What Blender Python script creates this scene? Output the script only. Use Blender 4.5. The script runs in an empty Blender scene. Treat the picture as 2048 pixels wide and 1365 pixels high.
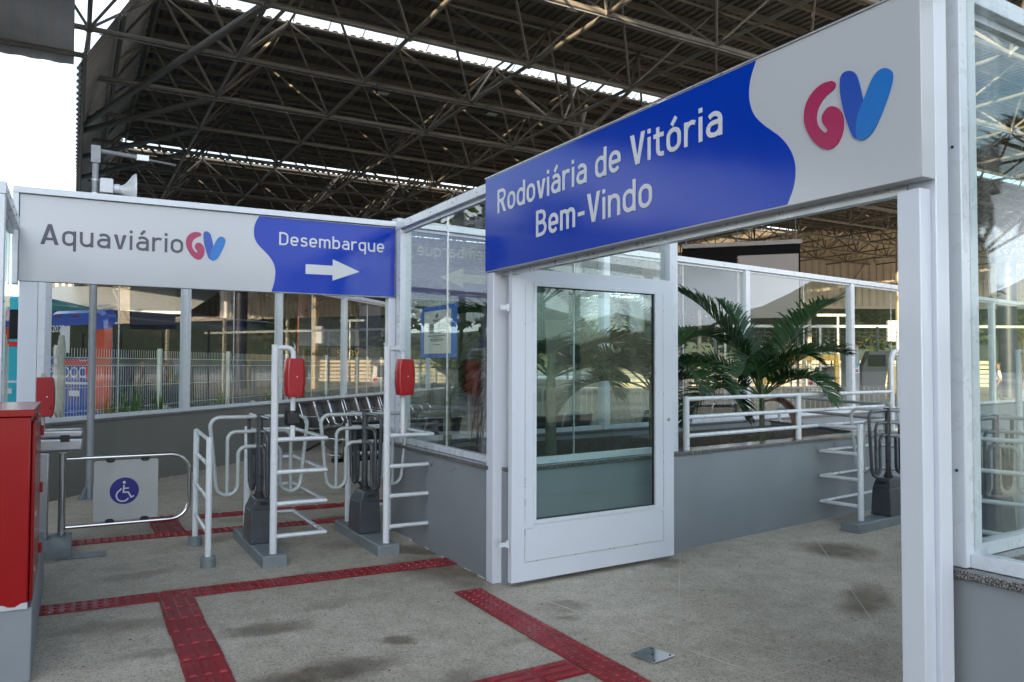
import bpy, math, random
from mathutils import Vector, Matrix
R = math.radians
random.seed(7)
sc = bpy.context.scene
col = sc.collection

# ------------------------------------------------------------------ camera, sky, sun, exposure
cam_d = bpy.data.cameras.new('camera'); cam = bpy.data.objects.new('camera', cam_d); col.objects.link(cam)
cam_d.sensor_width = 36.0; cam_d.lens = 36.0 * 1593 / 2048; cam_d.clip_end = 3000; cam_d.clip_start = 0.05
cam.matrix_world = Matrix.Translation((0, 0, 1.55)) @ Matrix.Rotation(R(90 + 1.744), 4, 'X') @ Matrix.Rotation(R(0.18), 4, 'Z')
sc.camera = cam
SUN_AZ, SUN_EL = -165.0, 9.5
w = bpy.data.worlds.new('World'); sc.world = w; w.use_nodes = True
wn = w.node_tree.nodes; wl = w.node_tree.links; wn.clear()
sky = wn.new('ShaderNodeTexSky'); sky.sky_type = 'NISHITA'; sky.sun_disc = False
sky.sun_elevation = R(SUN_EL); sky.sun_rotation = R(SUN_AZ); sky.air_density = 1.0; sky.dust_density = 1.0
# thin broken cloud over the sky
tc = wn.new('ShaderNodeTexCoord'); mp = wn.new('ShaderNodeMapping'); mp.inputs['Scale'].default_value = (1, 1, 3.2)
cn = wn.new('ShaderNodeTexNoise'); cn.inputs['Scale'].default_value = 2.1; cn.inputs['Detail'].default_value = 7; cn.inputs['Roughness'].default_value = .55
cr = wn.new('ShaderNodeValToRGB'); cr.color_ramp.elements[0].position = .40; cr.color_ramp.elements[1].position = .60
hs = wn.new('ShaderNodeRGBToBW'); cm = wn.new('ShaderNodeMix'); cm.data_type = 'RGBA'
mul = wn.new('ShaderNodeVectorMath'); mul.operation = 'SCALE'
bg = wn.new('ShaderNodeBackground'); bg.inputs['Strength'].default_value = .15
wo = wn.new('ShaderNodeOutputWorld')
wl.new(tc.outputs['Generated'], mp.inputs['Vector']); wl.new(mp.outputs['Vector'], cn.inputs['Vector'])
wl.new(cn.outputs['Fac'], cr.inputs['Fac']); wl.new(sky.outputs['Color'], hs.inputs['Color'])
cmb = wn.new('ShaderNodeCombineColor')
for i, k in enumerate((1.14, 1.19, 1.32)):
    m_ = wn.new('ShaderNodeMath'); m_.operation = 'MULTIPLY'; m_.inputs[1].default_value = k * 1.55
    wl.new(hs.outputs['Val'], m_.inputs[0]); wl.new(m_.outputs[0], cmb.inputs[i])
wl.new(cr.outputs['Color'], cm.inputs['Factor']); wl.new(sky.outputs['Color'], cm.inputs['A']); wl.new(cmb.outputs['Color'], cm.inputs['B'])
wl.new(cm.outputs['Result'], bg.inputs['Color']); wl.new(bg.outputs[0], wo.inputs[0])
sd = bpy.data.lights.new('sun', 'SUN'); sd.energy = 5.0; sd.angle = R(.5); sd.color = (1, .76, .5)
sun = bpy.data.objects.new('sun', sd); col.objects.link(sun)
sv = Vector((math.sin(R(SUN_AZ)) * math.cos(R(SUN_EL)), math.cos(R(SUN_AZ)) * math.cos(R(SUN_EL)), math.sin(R(SUN_EL))))
sun.rotation_euler = (-sv).to_track_quat('-Z', 'Y').to_euler(); sun.location = sv * 100
sc.view_settings.view_transform = 'Standard'; sc.view_settings.look = 'None'
sc.view_settings.exposure = 2.05; sc.view_settings.gamma = 1
sc.render.engine = 'CYCLES'
cy = sc.cycles
cy.max_bounces = 9; cy.diffuse_bounces = 4; cy.glossy_bounces = 5; cy.transmission_bounces = 4; cy.transparent_max_bounces = 40
cy.caustics_reflective = False; cy.caustics_refractive = False; cy.sample_clamp_indirect = 6

# ------------------------------------------------------------------ materials
MATS = {}
def nt(name):
    m = bpy.data.materials.new(name); m.use_nodes = True
    n = m.node_tree.nodes; b = n['Principled BSDF']; MATS[name] = m
    return m, n, m.node_tree.links, b
def coord(n, l, kind='Object'):
    t = n.new('ShaderNodeTexCoord'); return t.outputs[kind]
def noise(n, l, vec, scale, detail=4, rough=.6, out='Fac'):
    t = n.new('ShaderNodeTexNoise'); t.inputs['Scale'].default_value = scale; t.inputs['Detail'].default_value = detail
    t.inputs['Roughness'].default_value = rough; l.new(vec, t.inputs['Vector']); return t.outputs[out]
def ramp(n, l, fac, stops):
    r = n.new('ShaderNodeValToRGB'); e = r.color_ramp.elements
    while len(e) < len(stops): e.new(.5)
    for i, (p, c) in enumerate(stops):
        e[i].position = p; e[i].color = (c, c, c, 1) if not isinstance(c, (tuple, list)) else (*c, 1)
    l.new(fac, r.inputs['Fac']); return r.outputs['Color']
def mix(n, l, f, a, b, bt='MIX'):
    m = n.new('ShaderNodeMix'); m.data_type = 'RGBA'; m.blend_type = bt
    for s, v in (('Factor', f), ('A', a), ('B', b)):
        if hasattr(v, 'is_linked') or hasattr(v, 'links'): l.new(v, m.inputs[s])
        elif isinstance(v, (tuple, list)): m.inputs[s].default_value = (*v, 1)
        else: m.inputs[s].default_value = v
    return m.outputs['Result']
def bump(n, l, b, h, st=.3, dist=.01):
    u = n.new('ShaderNodeBump'); u.inputs['Strength'].default_value = st; u.inputs['Distance'].default_value = dist
    l.new(h, u.inputs['Height']); l.new(u.outputs[0], b.inputs['Normal'])
def paint(name, c, rough=.4, metal=0., var=.12, scale=3., dirt=None, spec=.5, coat=0., wave=0.):
    m, n, l, b = nt(name); v = coord(n, l)
    f = noise(n, l, v, scale, 5)
    lo = tuple(x * (1 - var) for x in c); hi = tuple(min(1, x * (1 + var)) for x in c)
    cc = ramp(n, l, f, [(.3, lo), (.7, hi)])
    if dirt:
        d = ramp(n, l, noise(n, l, v, scale * 6, 6, .7), [(.6, 0.), (.72, 1.)])
        cc = mix(n, l, d, cc, dirt)
    l.new(cc, b.inputs['Base Color'])
    rr = ramp(n, l, noise(n, l, v, scale * 4, 3), [(.3, max(.02, rough - (.015 if var < .065 else .05))), (.7, rough + (.015 if var < .065 else .06))])
    l.new(rr, b.inputs['Roughness']); b.inputs['Metallic'].default_value = metal
    b.inputs['Specular IOR Level'].default_value = spec
    if coat: b.inputs['Coat Weight'].default_value = coat; b.inputs['Coat Roughness'].default_value = .06
    if wave: bump(n, l, b, noise(n, l, v, 2.2, 1), wave, .02)
    return m
paint('white_metal', (.56, .61, .66), .28, var=.015, coat=.3)
paint('door_white', (.57, .61, .67), .32, var=.012, coat=.25)
paint('aluminium', (.55, .57, .58), .3, metal=.6, var=.08)
paint('vinyl_white', (.44, .465, .49), .14, var=.01, scale=1.2, wave=.08)
paint('vinyl_blue', (.001, .036, .37), .12, var=.02, scale=1.5, wave=.10, spec=.25)
paint('letter_white', (.55, .58, .60), .35, var=.04)
paint('letter_grey', (.055, .058, .085), .4, var=.06)
paint('logo_pink', (.33, .010, .075), .3, var=.04)
paint('logo_blue', (.008, .06, .36), .3, var=.04)
paint('logo_sky', (.004, .14, .46), .3, var=.04)
paint('wall_grey', (.205, .228, .248), .55, var=.09, scale=1.9)
paint('wall_grey_shaded', (.12, .122, .110), .55, var=.09, scale=1.6)  # same grey wall paint, with the shade put into its colour
paint('kerb_grey', (.16, .19, .20), .5, var=.12, scale=5, dirt=(.3, .31, .31))
paint('tube_white', (.60, .64, .67), .28, var=.03, coat=.3)
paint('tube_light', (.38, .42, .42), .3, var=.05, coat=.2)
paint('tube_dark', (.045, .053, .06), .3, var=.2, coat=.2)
paint('turnstile_dark', (.04, .048, .058), .33, var=.2, coat=.15, dirt=(.09, .1, .11))
paint('black_plastic', (.012, .012, .013), .35, var=.2)
paint('rubber', (.02, .02, .02), .6, var=.2)
paint('red_plastic', (.30, .003, .008), .32, var=.05, coat=.15)
paint('red_enamel', (.25, .001, .003), .25, var=.04, coat=.12, spec=.3)
paint('steel_brushed', (.42, .43, .45), .30, metal=.85, var=.05, scale=3)
paint('chrome', (.62, .62, .63), .1, metal=1., var=.03)
paint('galvanised', (.22, .24, .26), .45, metal=.3, var=.12, scale=6)
paint('truss_paint', (.145, .137, .118), .45, var=.15, scale=2)
paint('roof_sheet', (.10, .094, .082), .5, var=.3, scale=.7, dirt=(.07, .06, .05))
paint('end_wall_sheet', (.56, .50, .41), .5, var=.1, scale=.6)
paint('cladding_sheet', (.34, .36, .39), .4, var=.2, scale=.8)
paint('seat_black', (.018, .018, .018), .42, var=.2)
paint('screen_black', (.006, .006, .006), .8, var=.2, spec=.05)
paint('banner_beige', (.20, .185, .172), .7, var=.04)
paint('navy_paint', (.004, .006, .016), .5, var=.2)
paint('column_blue', (.004, .008, .035), .5, var=.2)
paint('column_red', (.10, .025, .015), .5, var=.2)
paint('white_render', (.55, .54, .5), .7, var=.12, dirt=(.4, .38, .34))
paint('cream_render', (.5, .42, .3), .7, var=.12)
paint('red_render', (.36, .12, .07), .7, var=.12)
paint('roof_tile', (.25, .12, .08), .7, var=.3, scale=8)
paint('shed_roof', (.16, .17, .19), .5, var=.2)
paint('bus_blue', (.012, .055, .36), .2, var=.05, coat=.6)
paint('bus_red', (.50, .035, .015), .2, var=.1, coat=.6)
paint('bus_teal', (.02, .42, .52), .2, var=.05, coat=.6)
paint('bus_navy', (.006, .014, .045), .15, var=.1, coat=.6)
paint('car_white', (.65, .65, .64), .2, var=.03, coat=.6)
paint('car_silver', (.3, .31, .32), .25, var=.04, coat=.6, metal=.4)
paint('car_red', (.3, .02, .02), .2, var=.04, coat=.6)
paint('dark_window', (.010, .014, .018), .06, var=.3, spec=.35)
paint('tail_red', (.6, .01, .01), .15, var=.1, coat=.6)
paint('sticker_white', (.6, .62, .66), .5, var=.05)
paint('sticker_blue', (.04, .28, .5), .5, var=.05)
paint('sticker_red', (.45, .03, .05), .5, var=.05)
paint('yellow_paint', (.62, .36, .02), .4, var=.08)
paint('green_paint', (.03, .25, .08), .4, var=.08)
paint('teal_shirt', (.02, .25, .22), .8, var=.1)
paint('dark_cloth', (.02, .022, .03), .85, var=.2)
paint('grey_cloth', (.14, .17, .22), .85, var=.15)
paint('white_cloth', (.5, .5, .5), .85, var=.06)
paint('skin', (.25, .13, .08), .5, var=.06)
paint('hair_dark', (.012, .009, .008), .6, var=.2)
paint('bark', (.12, .09, .06), .85, var=.35, scale=9)
paint('dry_frond', (.14, .085, .055), .8, var=.3, scale=12)
paint('red_leaf', (.09, .035, .022), .6, var=.4, scale=10)
paint('joint_pale', (.43, .41, .355), .8, var=.2)
paint('soil', (.07, .055, .038), .95, var=.5, scale=14)
paint('concrete_post', (.42, .41, .37), .8, var=.12, scale=6, dirt=(.1, .1, .09))
paint('wire_white', (.72, .72, .67), .5, var=.1)
paint('pavement_light', (.52, .49, .43), .8, var=.12, scale=.8)
paint('plaque_blue', (.012, .12, .52), .3, var=.15, scale=30, dirt=(.05, .15, .35))
paint('plaque_steel', (.72, .71, .64), .38, metal=.2, var=.15, scale=2)
paint('ink', (.03, .03, .035), .6, var=.1)
paint('lamp_glass', (.45, .47, .45), .2, var=.05)
paint('frosted_acrylic', (.40, .41, .40), .35, var=.06, scale=5)
paint('sign_navy', (.012, .012, .19), .35, var=.05)

def foliage(name, lo, hi, rough=.45, trans=.25):
    m, n, l, b = nt(name)
    g = n.new('ShaderNodeNewGeometry'); v = coord(n, l)
    rnd = noise(n, l, v, 1.3, 3)
    oi = mix(n, l, ramp(n, l, rnd, [(.35, 0.), (.65, 1.)]), lo, hi)
    l.new(oi, b.inputs['Base Color']); b.inputs['Roughness'].default_value = rough
    tr = n.new('ShaderNodeBsdfTranslucent'); l.new(oi, tr.inputs['Color'])
    mx = n.new('ShaderNodeMixShader'); mx.inputs[0].default_value = trans
    l.new(b.outputs[0], mx.inputs[1]); l.new(tr.outputs[0], mx.inputs[2]); l.new(mx.outputs[0], n['Material Output'].inputs[0])
foliage('palm_leaf', (.010, .036, .010), (.028, .088, .018), .5, .22)
foliage('tree_leaf', (.03, .06, .012), (.10, .15, .03), .5, .35)
foliage('tree_leaf_dark', (.018, .04, .012), (.06, .10, .025), .5, .3)
foliage('grass_blade', (.04, .10, .015), (.12, .24, .03), .4, .35)
foliage('dry_grass', (.08, .07, .03), (.16, .14, .06), .8, .2)

def glass(name, tint, base=.07, top=.93):
    m, n, l, b = nt(name); n.remove(b)
    lw = n.new('ShaderNodeLayerWeight'); lw.inputs['Blend'].default_value = .5
    p = n.new('ShaderNodeMath'); p.operation = 'POWER'; p.inputs[1].default_value = 5.; l.new(lw.outputs['Facing'], p.inputs[0])
    a = n.new('ShaderNodeMath'); a.operation = 'MULTIPLY_ADD'; a.inputs[1].default_value = top - base; a.inputs[2].default_value = base
    l.new(p.outputs[0], a.inputs[0])
    t = n.new('ShaderNodeBsdfTransparent'); t.inputs['Color'].default_value = (*tint, 1)
    g = n.new('ShaderNodeBsdfGlossy'); g.inputs['Roughness'].default_value = .0; g.inputs['Color'].default_value = (.92, .96, .97, 1)
    v = coord(n, l); bu = n.new('ShaderNodeBump'); bu.inputs['Strength'].default_value = .012; bu.inputs['Distance'].default_value = .02
    l.new(noise(n, l, v, .9, 1), bu.inputs['Height']); l.new(bu.outputs[0], g.inputs['Normal'])
    mx = n.new('ShaderNodeMixShader'); l.new(a.outputs[0], mx.inputs[0]); l.new(t.outputs[0], mx.inputs[1]); l.new(g.outputs[0], mx.inputs[2])
    l.new(mx.outputs[0], n['Material Output'].inputs[0])
glass('clear_glass', (.93, .965, .955), .05)
glass('door_glass', (.88, .945, .93), .05)

def skylight_mat():
    m, n, l, b = nt('skylight_sheet'); n.remove(b)
    t = n.new('ShaderNodeBsdfTranslucent'); t.inputs['Color'].default_value = (.85, .85, .82, 1)
    t2 = n.new('ShaderNodeBsdfTransparent'); t2.inputs['Color'].default_value = (.9, .9, .88, 1)
    mx = n.new('ShaderNodeMixShader'); mx.inputs[0].default_value = .35
    l.new(t.outputs[0], mx.inputs[1]); l.new(t2.outputs[0], mx.inputs[2]); l.new(mx.outputs[0], n['Material Output'].inputs[0])
skylight_mat()

def granite():
    m, n, l, b = nt('granite'); v = coord(n, l)
    vo = n.new('ShaderNodeTexVoronoi'); vo.inputs['Scale'].default_value = 230; l.new(v, vo.inputs['Vector'])
    bw = n.new('ShaderNodeRGBToBW'); l.new(vo.outputs['Color'], bw.inputs[0])
    c = ramp(n, l, bw.outputs[0], [(.25, (.025, .025, .03)), (.5, (.09, .088, .087)), (.85, (.27, .255, .24))])
    l.new(c, b.inputs['Base Color']); b.inputs['Roughness'].default_value = .16
granite()

STAINS = [  # centre, radii, angle, darkness : damp stains seen on the slab
    ((-1.42, 4.72), (.28, .12), 20, .75), ((-.98, 4.02), (.42, .16), 30, .9), ((-.62, 4.55), (.12, .07), 0, .8), ((-.43, 6.15), (.62, .40), -25, .85),
    ((-.2, 5.75), (.35, .22), 30, .55), ((.35, 5.2), (.18, .10), 30, .65), ((2.75, 6.75), (.32, .30), 20, .85), ((2.35, 5.35), (.45, .15), 60, .8), ((1.25, 6.3), (.2, .12), 50, .7),
    ((-1.45, 5.95), (.2, .09), 30, .5), ((-1.35, 6.95), (.32, .2), 10, .6), ((-1.75, 8.1), (.25, .18), 10, .7), ((-2.6, 8.0), (.3, .1), 10, .5), ((-2.75, 5.9), (.3, .12), 40, .45),
    ((-2.36, 4.74), (.30, .13), 15, .55), ((3.5, 8.3), (.6, .12), 52, .6), ((-2.4, 9.6), (.7, .12), 10, .4), ((.3, 4.95), (.1, .06), 0, .6), ((-.75, 6.7), (.3, .2), -25, .9), ((-1.9, 4.35), (.2, .08), 30, .5), ((.15, 4.55), (.3, .07), 20, .4), ((-.3, 3.9), (.35, .1), 60, .5), ((1.9, 4.3), (.4, .2), 40, .3), ((-2.7, 7.0), (.5, .15), 60, .4), ((-1.2, 5.2), (.25, .1), 50, .35), ((3.6, 7.1), (.4, .15), 52, .6)]
def floor_mat():
    m, n, l, b = nt('washed_concrete'); v = coord(n, l)
    vo = n.new('ShaderNodeTexVoronoi'); vo.inputs['Scale'].default_value = 130; l.new(v, vo.inputs['Vector'])
    bw = n.new('ShaderNodeRGBToBW'); l.new(vo.outputs['Color'], bw.inputs[0])
    base = ramp(n, l, bw.outputs[0], [(.08, (.20, .185, .16)), (.3, (.385, .358, .302)), (.7, (.465, .435, .368)), (.97, (.58, .55, .47))])
    big = ramp(n, l, noise(n, l, v, .55, 7, .62), [(.3, (.74, .72, .67)), (.6, (1.06, 1.05, 1.03))])
    base = mix(n, l, 1., base, big, 'MULTIPLY')
    mott = ramp(n, l, noise(n, l, v, 5.5, 6, .7), [(.35, (.78, .76, .72)), (.62, (1.05, 1.05, 1.05))])
    base = mix(n, l, .8, base, mott, 'MULTIPLY')
    wob = noise(n, l, v, 5., 4, .6, 'Color')
    off = n.new('ShaderNodeVectorMath'); off.operation = 'MULTIPLY_ADD'; off.inputs[1].default_value = (.28, .28, 0); l.new(wob, off.inputs[0]); l.new(v, off.inputs[2])
    sub = n.new('ShaderNodeVectorMath'); sub.operation = 'SUBTRACT'; sub.inputs[1].default_value = (.14, .14, 0); l.new(off.outputs[0], sub.inputs[0])
    tot = None
    for (c, r, a, d) in STAINS:
        mpn = n.new('ShaderNodeMapping'); mpn.vector_type = 'TEXTURE'
        mpn.inputs['Location'].default_value = (*c, 0); mpn.inputs['Rotation'].default_value = (0, 0, R(a)); mpn.inputs['Scale'].default_value = (*r, 1)
        l.new(sub.outputs[0], mpn.inputs['Vector'])
        ln = n.new('ShaderNodeVectorMath'); ln.operation = 'LENGTH'; l.new(mpn.outputs[0], ln.inputs[0])
        mr = n.new('ShaderNodeMapRange'); mr.inputs['From Min'].default_value = .5; mr.inputs['From Max'].default_value = 1.2
        mr.inputs['To Min'].default_value = d; mr.inputs['To Max'].default_value = 0; l.new(ln.outputs['Value'], mr.inputs['Value'])
        if tot is None: tot = mr.outputs[0]
        else:
            mx = n.new('ShaderNodeMath'); mx.operation = 'MAXIMUM'; l.new(tot, mx.inputs[0]); l.new(mr.outputs[0], mx.inputs[1]); tot = mx.outputs[0]
    brk = ramp(n, l, noise(n, l, v, 9, 5, .65), [(.25, .6), (.55, 1.)])
    st = mix(n, l, 1., tot, brk, 'MULTIPLY')
    stc = ramp(n, l, noise(n, l, v, 3.1, 3), [(.4, (.24, .215, .175)), (.62, (.33, .25, .155))])
    dark = mix(n, l, 1., base, stc, 'MULTIPLY')
    base = mix(n, l, st, base, dark)
    l.new(base, b.inputs['Base Color'])
    rr = ramp(n, l, st, [(.0, .66), (.75, .40)]); l.new(rr, b.inputs['Roughness'])
    bump(n, l, b, bw.outputs[0], .25, .003)
floor_mat()
def gravel_mat():
    m, n, l, b = nt('gravel'); v = coord(n, l)
    vo = n.new('ShaderNodeTexVoronoi'); vo.inputs['Scale'].default_value = 14; l.new(v, vo.inputs['Vector'])
    bw = n.new('ShaderNodeRGBToBW'); l.new(vo.outputs['Color'], bw.inputs[0])
    c = ramp(n, l, bw.outputs[0], [(.2, (.09, .09, .09)), (.8, (.26, .26, .25))])
    big = ramp(n, l, noise(n, l, v, .12, 5), [(.35, (.6, .6, .6)), (.6, (1., 1., 1.))])
    l.new(mix(n, l, 1., c, big, 'MULTIPLY'), b.inputs['Base Color']); b.inputs['Roughness'].default_value = .9
    bump(n, l, b, bw.outputs[0], .6, .02)
gravel_mat()
def tactile_mat():
    m, n, l, b = nt('tactile_red'); v = coord(n, l)
    c = ramp(n, l, noise(n, l, v, 7, 7, .7), [(.3, (.15, .006, .011)), (.58, (.26, .010, .018)), (.76, (.30, .05, .05))])
    l.new(c, b.inputs['Base Color']); l.new(ramp(n, l, noise(n, l, v, 2.5, 4), [(.35, .28), (.65, .55)]), b.inputs['Roughness'])
    bump(n, l, b, noise(n, l, v, 60, 3), .2, .002)
tactile_mat()
def hill_mat():
    m, n, l, b = nt('hill_forest'); v = coord(n, l)
    c = ramp(n, l, noise(n, l, v, .05, 8, .7), [(.35, (.012, .02, .010)), (.55, (.028, .04, .018)), (.72, (.10, .085, .06))])
    l.new(c, b.inputs['Base Color']); b.inputs['Roughness'].default_value = .9
hill_mat()

# ------------------------------------------------------------------ mesh builder
class MB:
    def __init__(s): s.v = []; s.f = []
    def add(s, v, f):
        o = len(s.v); s.v += [tuple(p) for p in v]; s.f += [tuple(i + o for i in q) for q in f]; return s
    def box(s, x0, x1, y0, y1, z0, z1):
        return s.add([(x, y, z) for z in (z0, z1) for x, y in ((x0, y0), (x1, y0), (x1, y1), (x0, y1))],
                     [(3, 2, 1, 0), (4, 5, 6, 7), (0, 1, 5, 4), (1, 2, 6, 5), (2, 3, 7, 6), (3, 0, 4, 7)])
    def hexa(s, bot, top):   # eight free corners
        return s.add(list(bot) + list(top), [(3, 2, 1, 0), (4, 5, 6, 7), (0, 1, 5, 4), (1, 2, 6, 5), (2, 3, 7, 6), (3, 0, 4, 7)])
    def prism(s, pts, z0, z1):
        n = len(pts)
        return s.add([(x, y, z0) for x, y in pts] + [(x, y, z1) for x, y in pts],
                     [tuple(range(n))[::-1], tuple(range(n, 2 * n))] + [(i, (i + 1) % n, n + (i + 1) % n, n + i) for i in range(n)])
    def slab(s, pts, y0, y1):  # outline in x,z; thickness in y
        n = len(pts)
        return s.add([(x, y0, z) for x, z in pts] + [(x, y1, z) for x, z in pts],
                     [tuple(range(n)), tuple(range(n, 2 * n))[::-1]] + [(i, n + i, n + (i + 1) % n, (i + 1) % n) for i in range(n)])
    def tube(s, pts, r, n=8, closed=False):
        P = [Vector(p) for p in pts]; m = len(P); rr = r if isinstance(r, (list, tuple)) else [r] * m
        up = None; rings = []
        for i in range(m):
            a = P[i - 1] if (i > 0 or closed) else None; b = P[(i + 1) % m] if (i < m - 1 or closed) else None
            d1 = (P[i] - a).normalized() if a is not None else None; d2 = (b - P[i]).normalized() if b is not None else None
            t = ((d1 or d2) + (d2 or d1)).normalized() if (d1 and d2 and (d1 + d2).length > 1e-4) else (d1 or d2)
            k = 1.0
            if d1 and d2: k = 1 / max(.5, math.sqrt(max(0, (1 + d1.dot(d2)) / 2)))
            if up is None: up = Vector((0, 0, 1)) if abs(t.z) < .9 else Vector((1, 0, 0))
            x = up.cross(t).normalized(); y = t.cross(x); up = y
            bend = (d2 - d1) if (d1 and d2) else Vector((0, 0, 0))
            bl = bend.length
            ring = []
            for j in range(n):
                q = x * math.cos(2 * math.pi * j / n) + y * math.sin(2 * math.pi * j / n)
                if bl > 1e-4:
                    bn = bend / bl; q = q + bn * q.dot(bn) * (k - 1)
                ring.append(P[i] + q * rr[i])
            rings.append(ring)
        v = [p for g in rings for p in g]; f = []
        for i in range(m - (0 if closed else 1)):
            a0 = i * n; b0 = ((i + 1) % m) * n
            for j in range(n): f.append((a0 + j, a0 + (j + 1) % n, b0 + (j + 1) % n, b0 + j))
        if not closed: f += [tuple(range(n))[::-1], tuple(range((m - 1) * n, m * n))]
        return s.add(v, f)
    def lathe(s, prof, n=16, c=(0, 0, 0), axis='z'):
        v = []; f = []
        for r, z in prof:
            for j in range(n):
                a = 2 * math.pi * j / n; p = (r * math.cos(a), r * math.sin(a), z)
                if axis == 'x': p = (z, p[0], p[1])
                if axis == 'y': p = (p[0], z, p[1])
                v.append((p[0] + c[0], p[1] + c[1], p[2] + c[2]))
        for i in range(len(prof) - 1):
            for j in range(n): f.append((i * n + j, i * n + (j + 1) % n, (i + 1) * n + (j + 1) % n, (i + 1) * n + j))
        f += [tuple(range(n))[::-1], tuple(range((len(prof) - 1) * n, len(prof) * n))]
        return s.add(v, f)
    def ribbon(s, pts, wd, y0, y1, closed=False):  # constant width stroke drawn in x,z
        P = [Vector(p) for p in pts]; m = len(P); L = []; Q = []
        for i in range(m):
            a = P[i - 1] if (i > 0 or closed) else None; b = P[(i + 1) % m] if (i < m - 1 or closed) else None
            d1 = (P[i] - a).normalized() if a is not None else None; d2 = (b - P[i]).normalized() if b is not None else None
            d = ((d1 if d1 is not None else d2) + (d2 if d2 is not None else d1)).normalized()
            nn = Vector((-d.y, d.x)); k = 1.
            if d1 is not None and d2 is not None: k = 1 / max(.4, nn.dot(Vector((-d1.y, d1.x))))
            L.append(P[i] + nn * wd / 2 * k); Q.append(P[i] - nn * wd / 2 * k)
        rng = m if closed else m - 1
        v = [(p.x, y0, p.y) for p in L] + [(p.x, y0, p.y) for p in Q] + [(p.x, y1, p.y) for p in L] + [(p.x, y1, p.y) for p in Q]; f = []
        for i in range(rng):
            j = (i + 1) % m
            f += [(i, j, m + j, m + i), (2 * m + j, 2 * m + i, 3 * m + i, 3 * m + j), (j, i, 2 * m + i, 2 * m + j), (m + i, m + j, 3 * m + j, 3 * m + i)]
        if not closed: f += [(0, m, 3 * m, 2 * m), (m - 1, 3 * m - 1, 4 * m - 1, 2 * m - 1)]
        return s.add(v, f)
    def build(s, name, mat, parent=None, smooth=False, bevel=0, ang=35, seg=2):
        me = bpy.data.meshes.new(name); me.from_pydata(s.v, [], s.f); me.update()
        me.materials.append(MATS[mat])
        if smooth:
            me.polygons.foreach_set('use_smooth', [True] * len(me.polygons)); me.set_sharp_from_angle(angle=R(ang))
        o = bpy.data.objects.new(name, me); col.objects.link(o)
        if parent is not None: o.parent = parent
        if bevel:
            b = o.modifiers.new('bevel', 'BEVEL'); b.width = bevel; b.segments = seg; b.limit_method = 'ANGLE'; b.angle_limit = R(40)
            if not smooth: me.polygons.foreach_set('use_smooth', [True] * len(me.polygons)); me.set_sharp_from_angle(angle=R(30)); b.harden_normals = False
        return o
def tag(o, label=None, cat=None, group=None, kind=None):
    if label: o['label'] = label
    if cat: o['category'] = cat
    if group: o['group'] = group
    if kind: o['kind'] = kind
    return o
def thing(name, label, cat, loc=(0, 0, 0), az=90., group=None):
    """Empty whose local +x points along compass azimuth az (0 = away from the camera), +y to its left"""
    o = bpy.data.objects.new(name, None); col.objects.link(o); o.empty_display_size = .2
    o.location = loc if len(loc) == 3 else (*loc, 0); o.rotation_euler = (0, 0, R(90 - az))
    return tag(o, label, cat, group)
def copy_tree(o, parent=None):
    c = o.copy(); col.objects.link(c)
    if parent is not None: c.parent = parent
    for ch in list(o.children): copy_tree(ch, c)
    return c
def arc(cx, cy, r, a0, a1, n=8, ry=None):
    return [(cx + r * math.cos(R(a0 + (a1 - a0) * i / n)), cy + (ry or r) * math.sin(R(a0 + (a1 - a0) * i / n))) for i in range(n + 1)]
def struct(o): o['kind'] = 'structure'; return o

AZB = 61.1; AZA = -28.9; AZD = 52.0; AZC = 13.9
A = Vector((math.sin(R(AZA)), math.cos(R(AZA)))); B = Vector((A.y, -A.x))
AR = A; BR = Vector((math.sin(R(59)), math.cos(R(59))))
def ab(a, b, z=0.): p = AR * a + BR * b; return (p.x, p.y, z)

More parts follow.
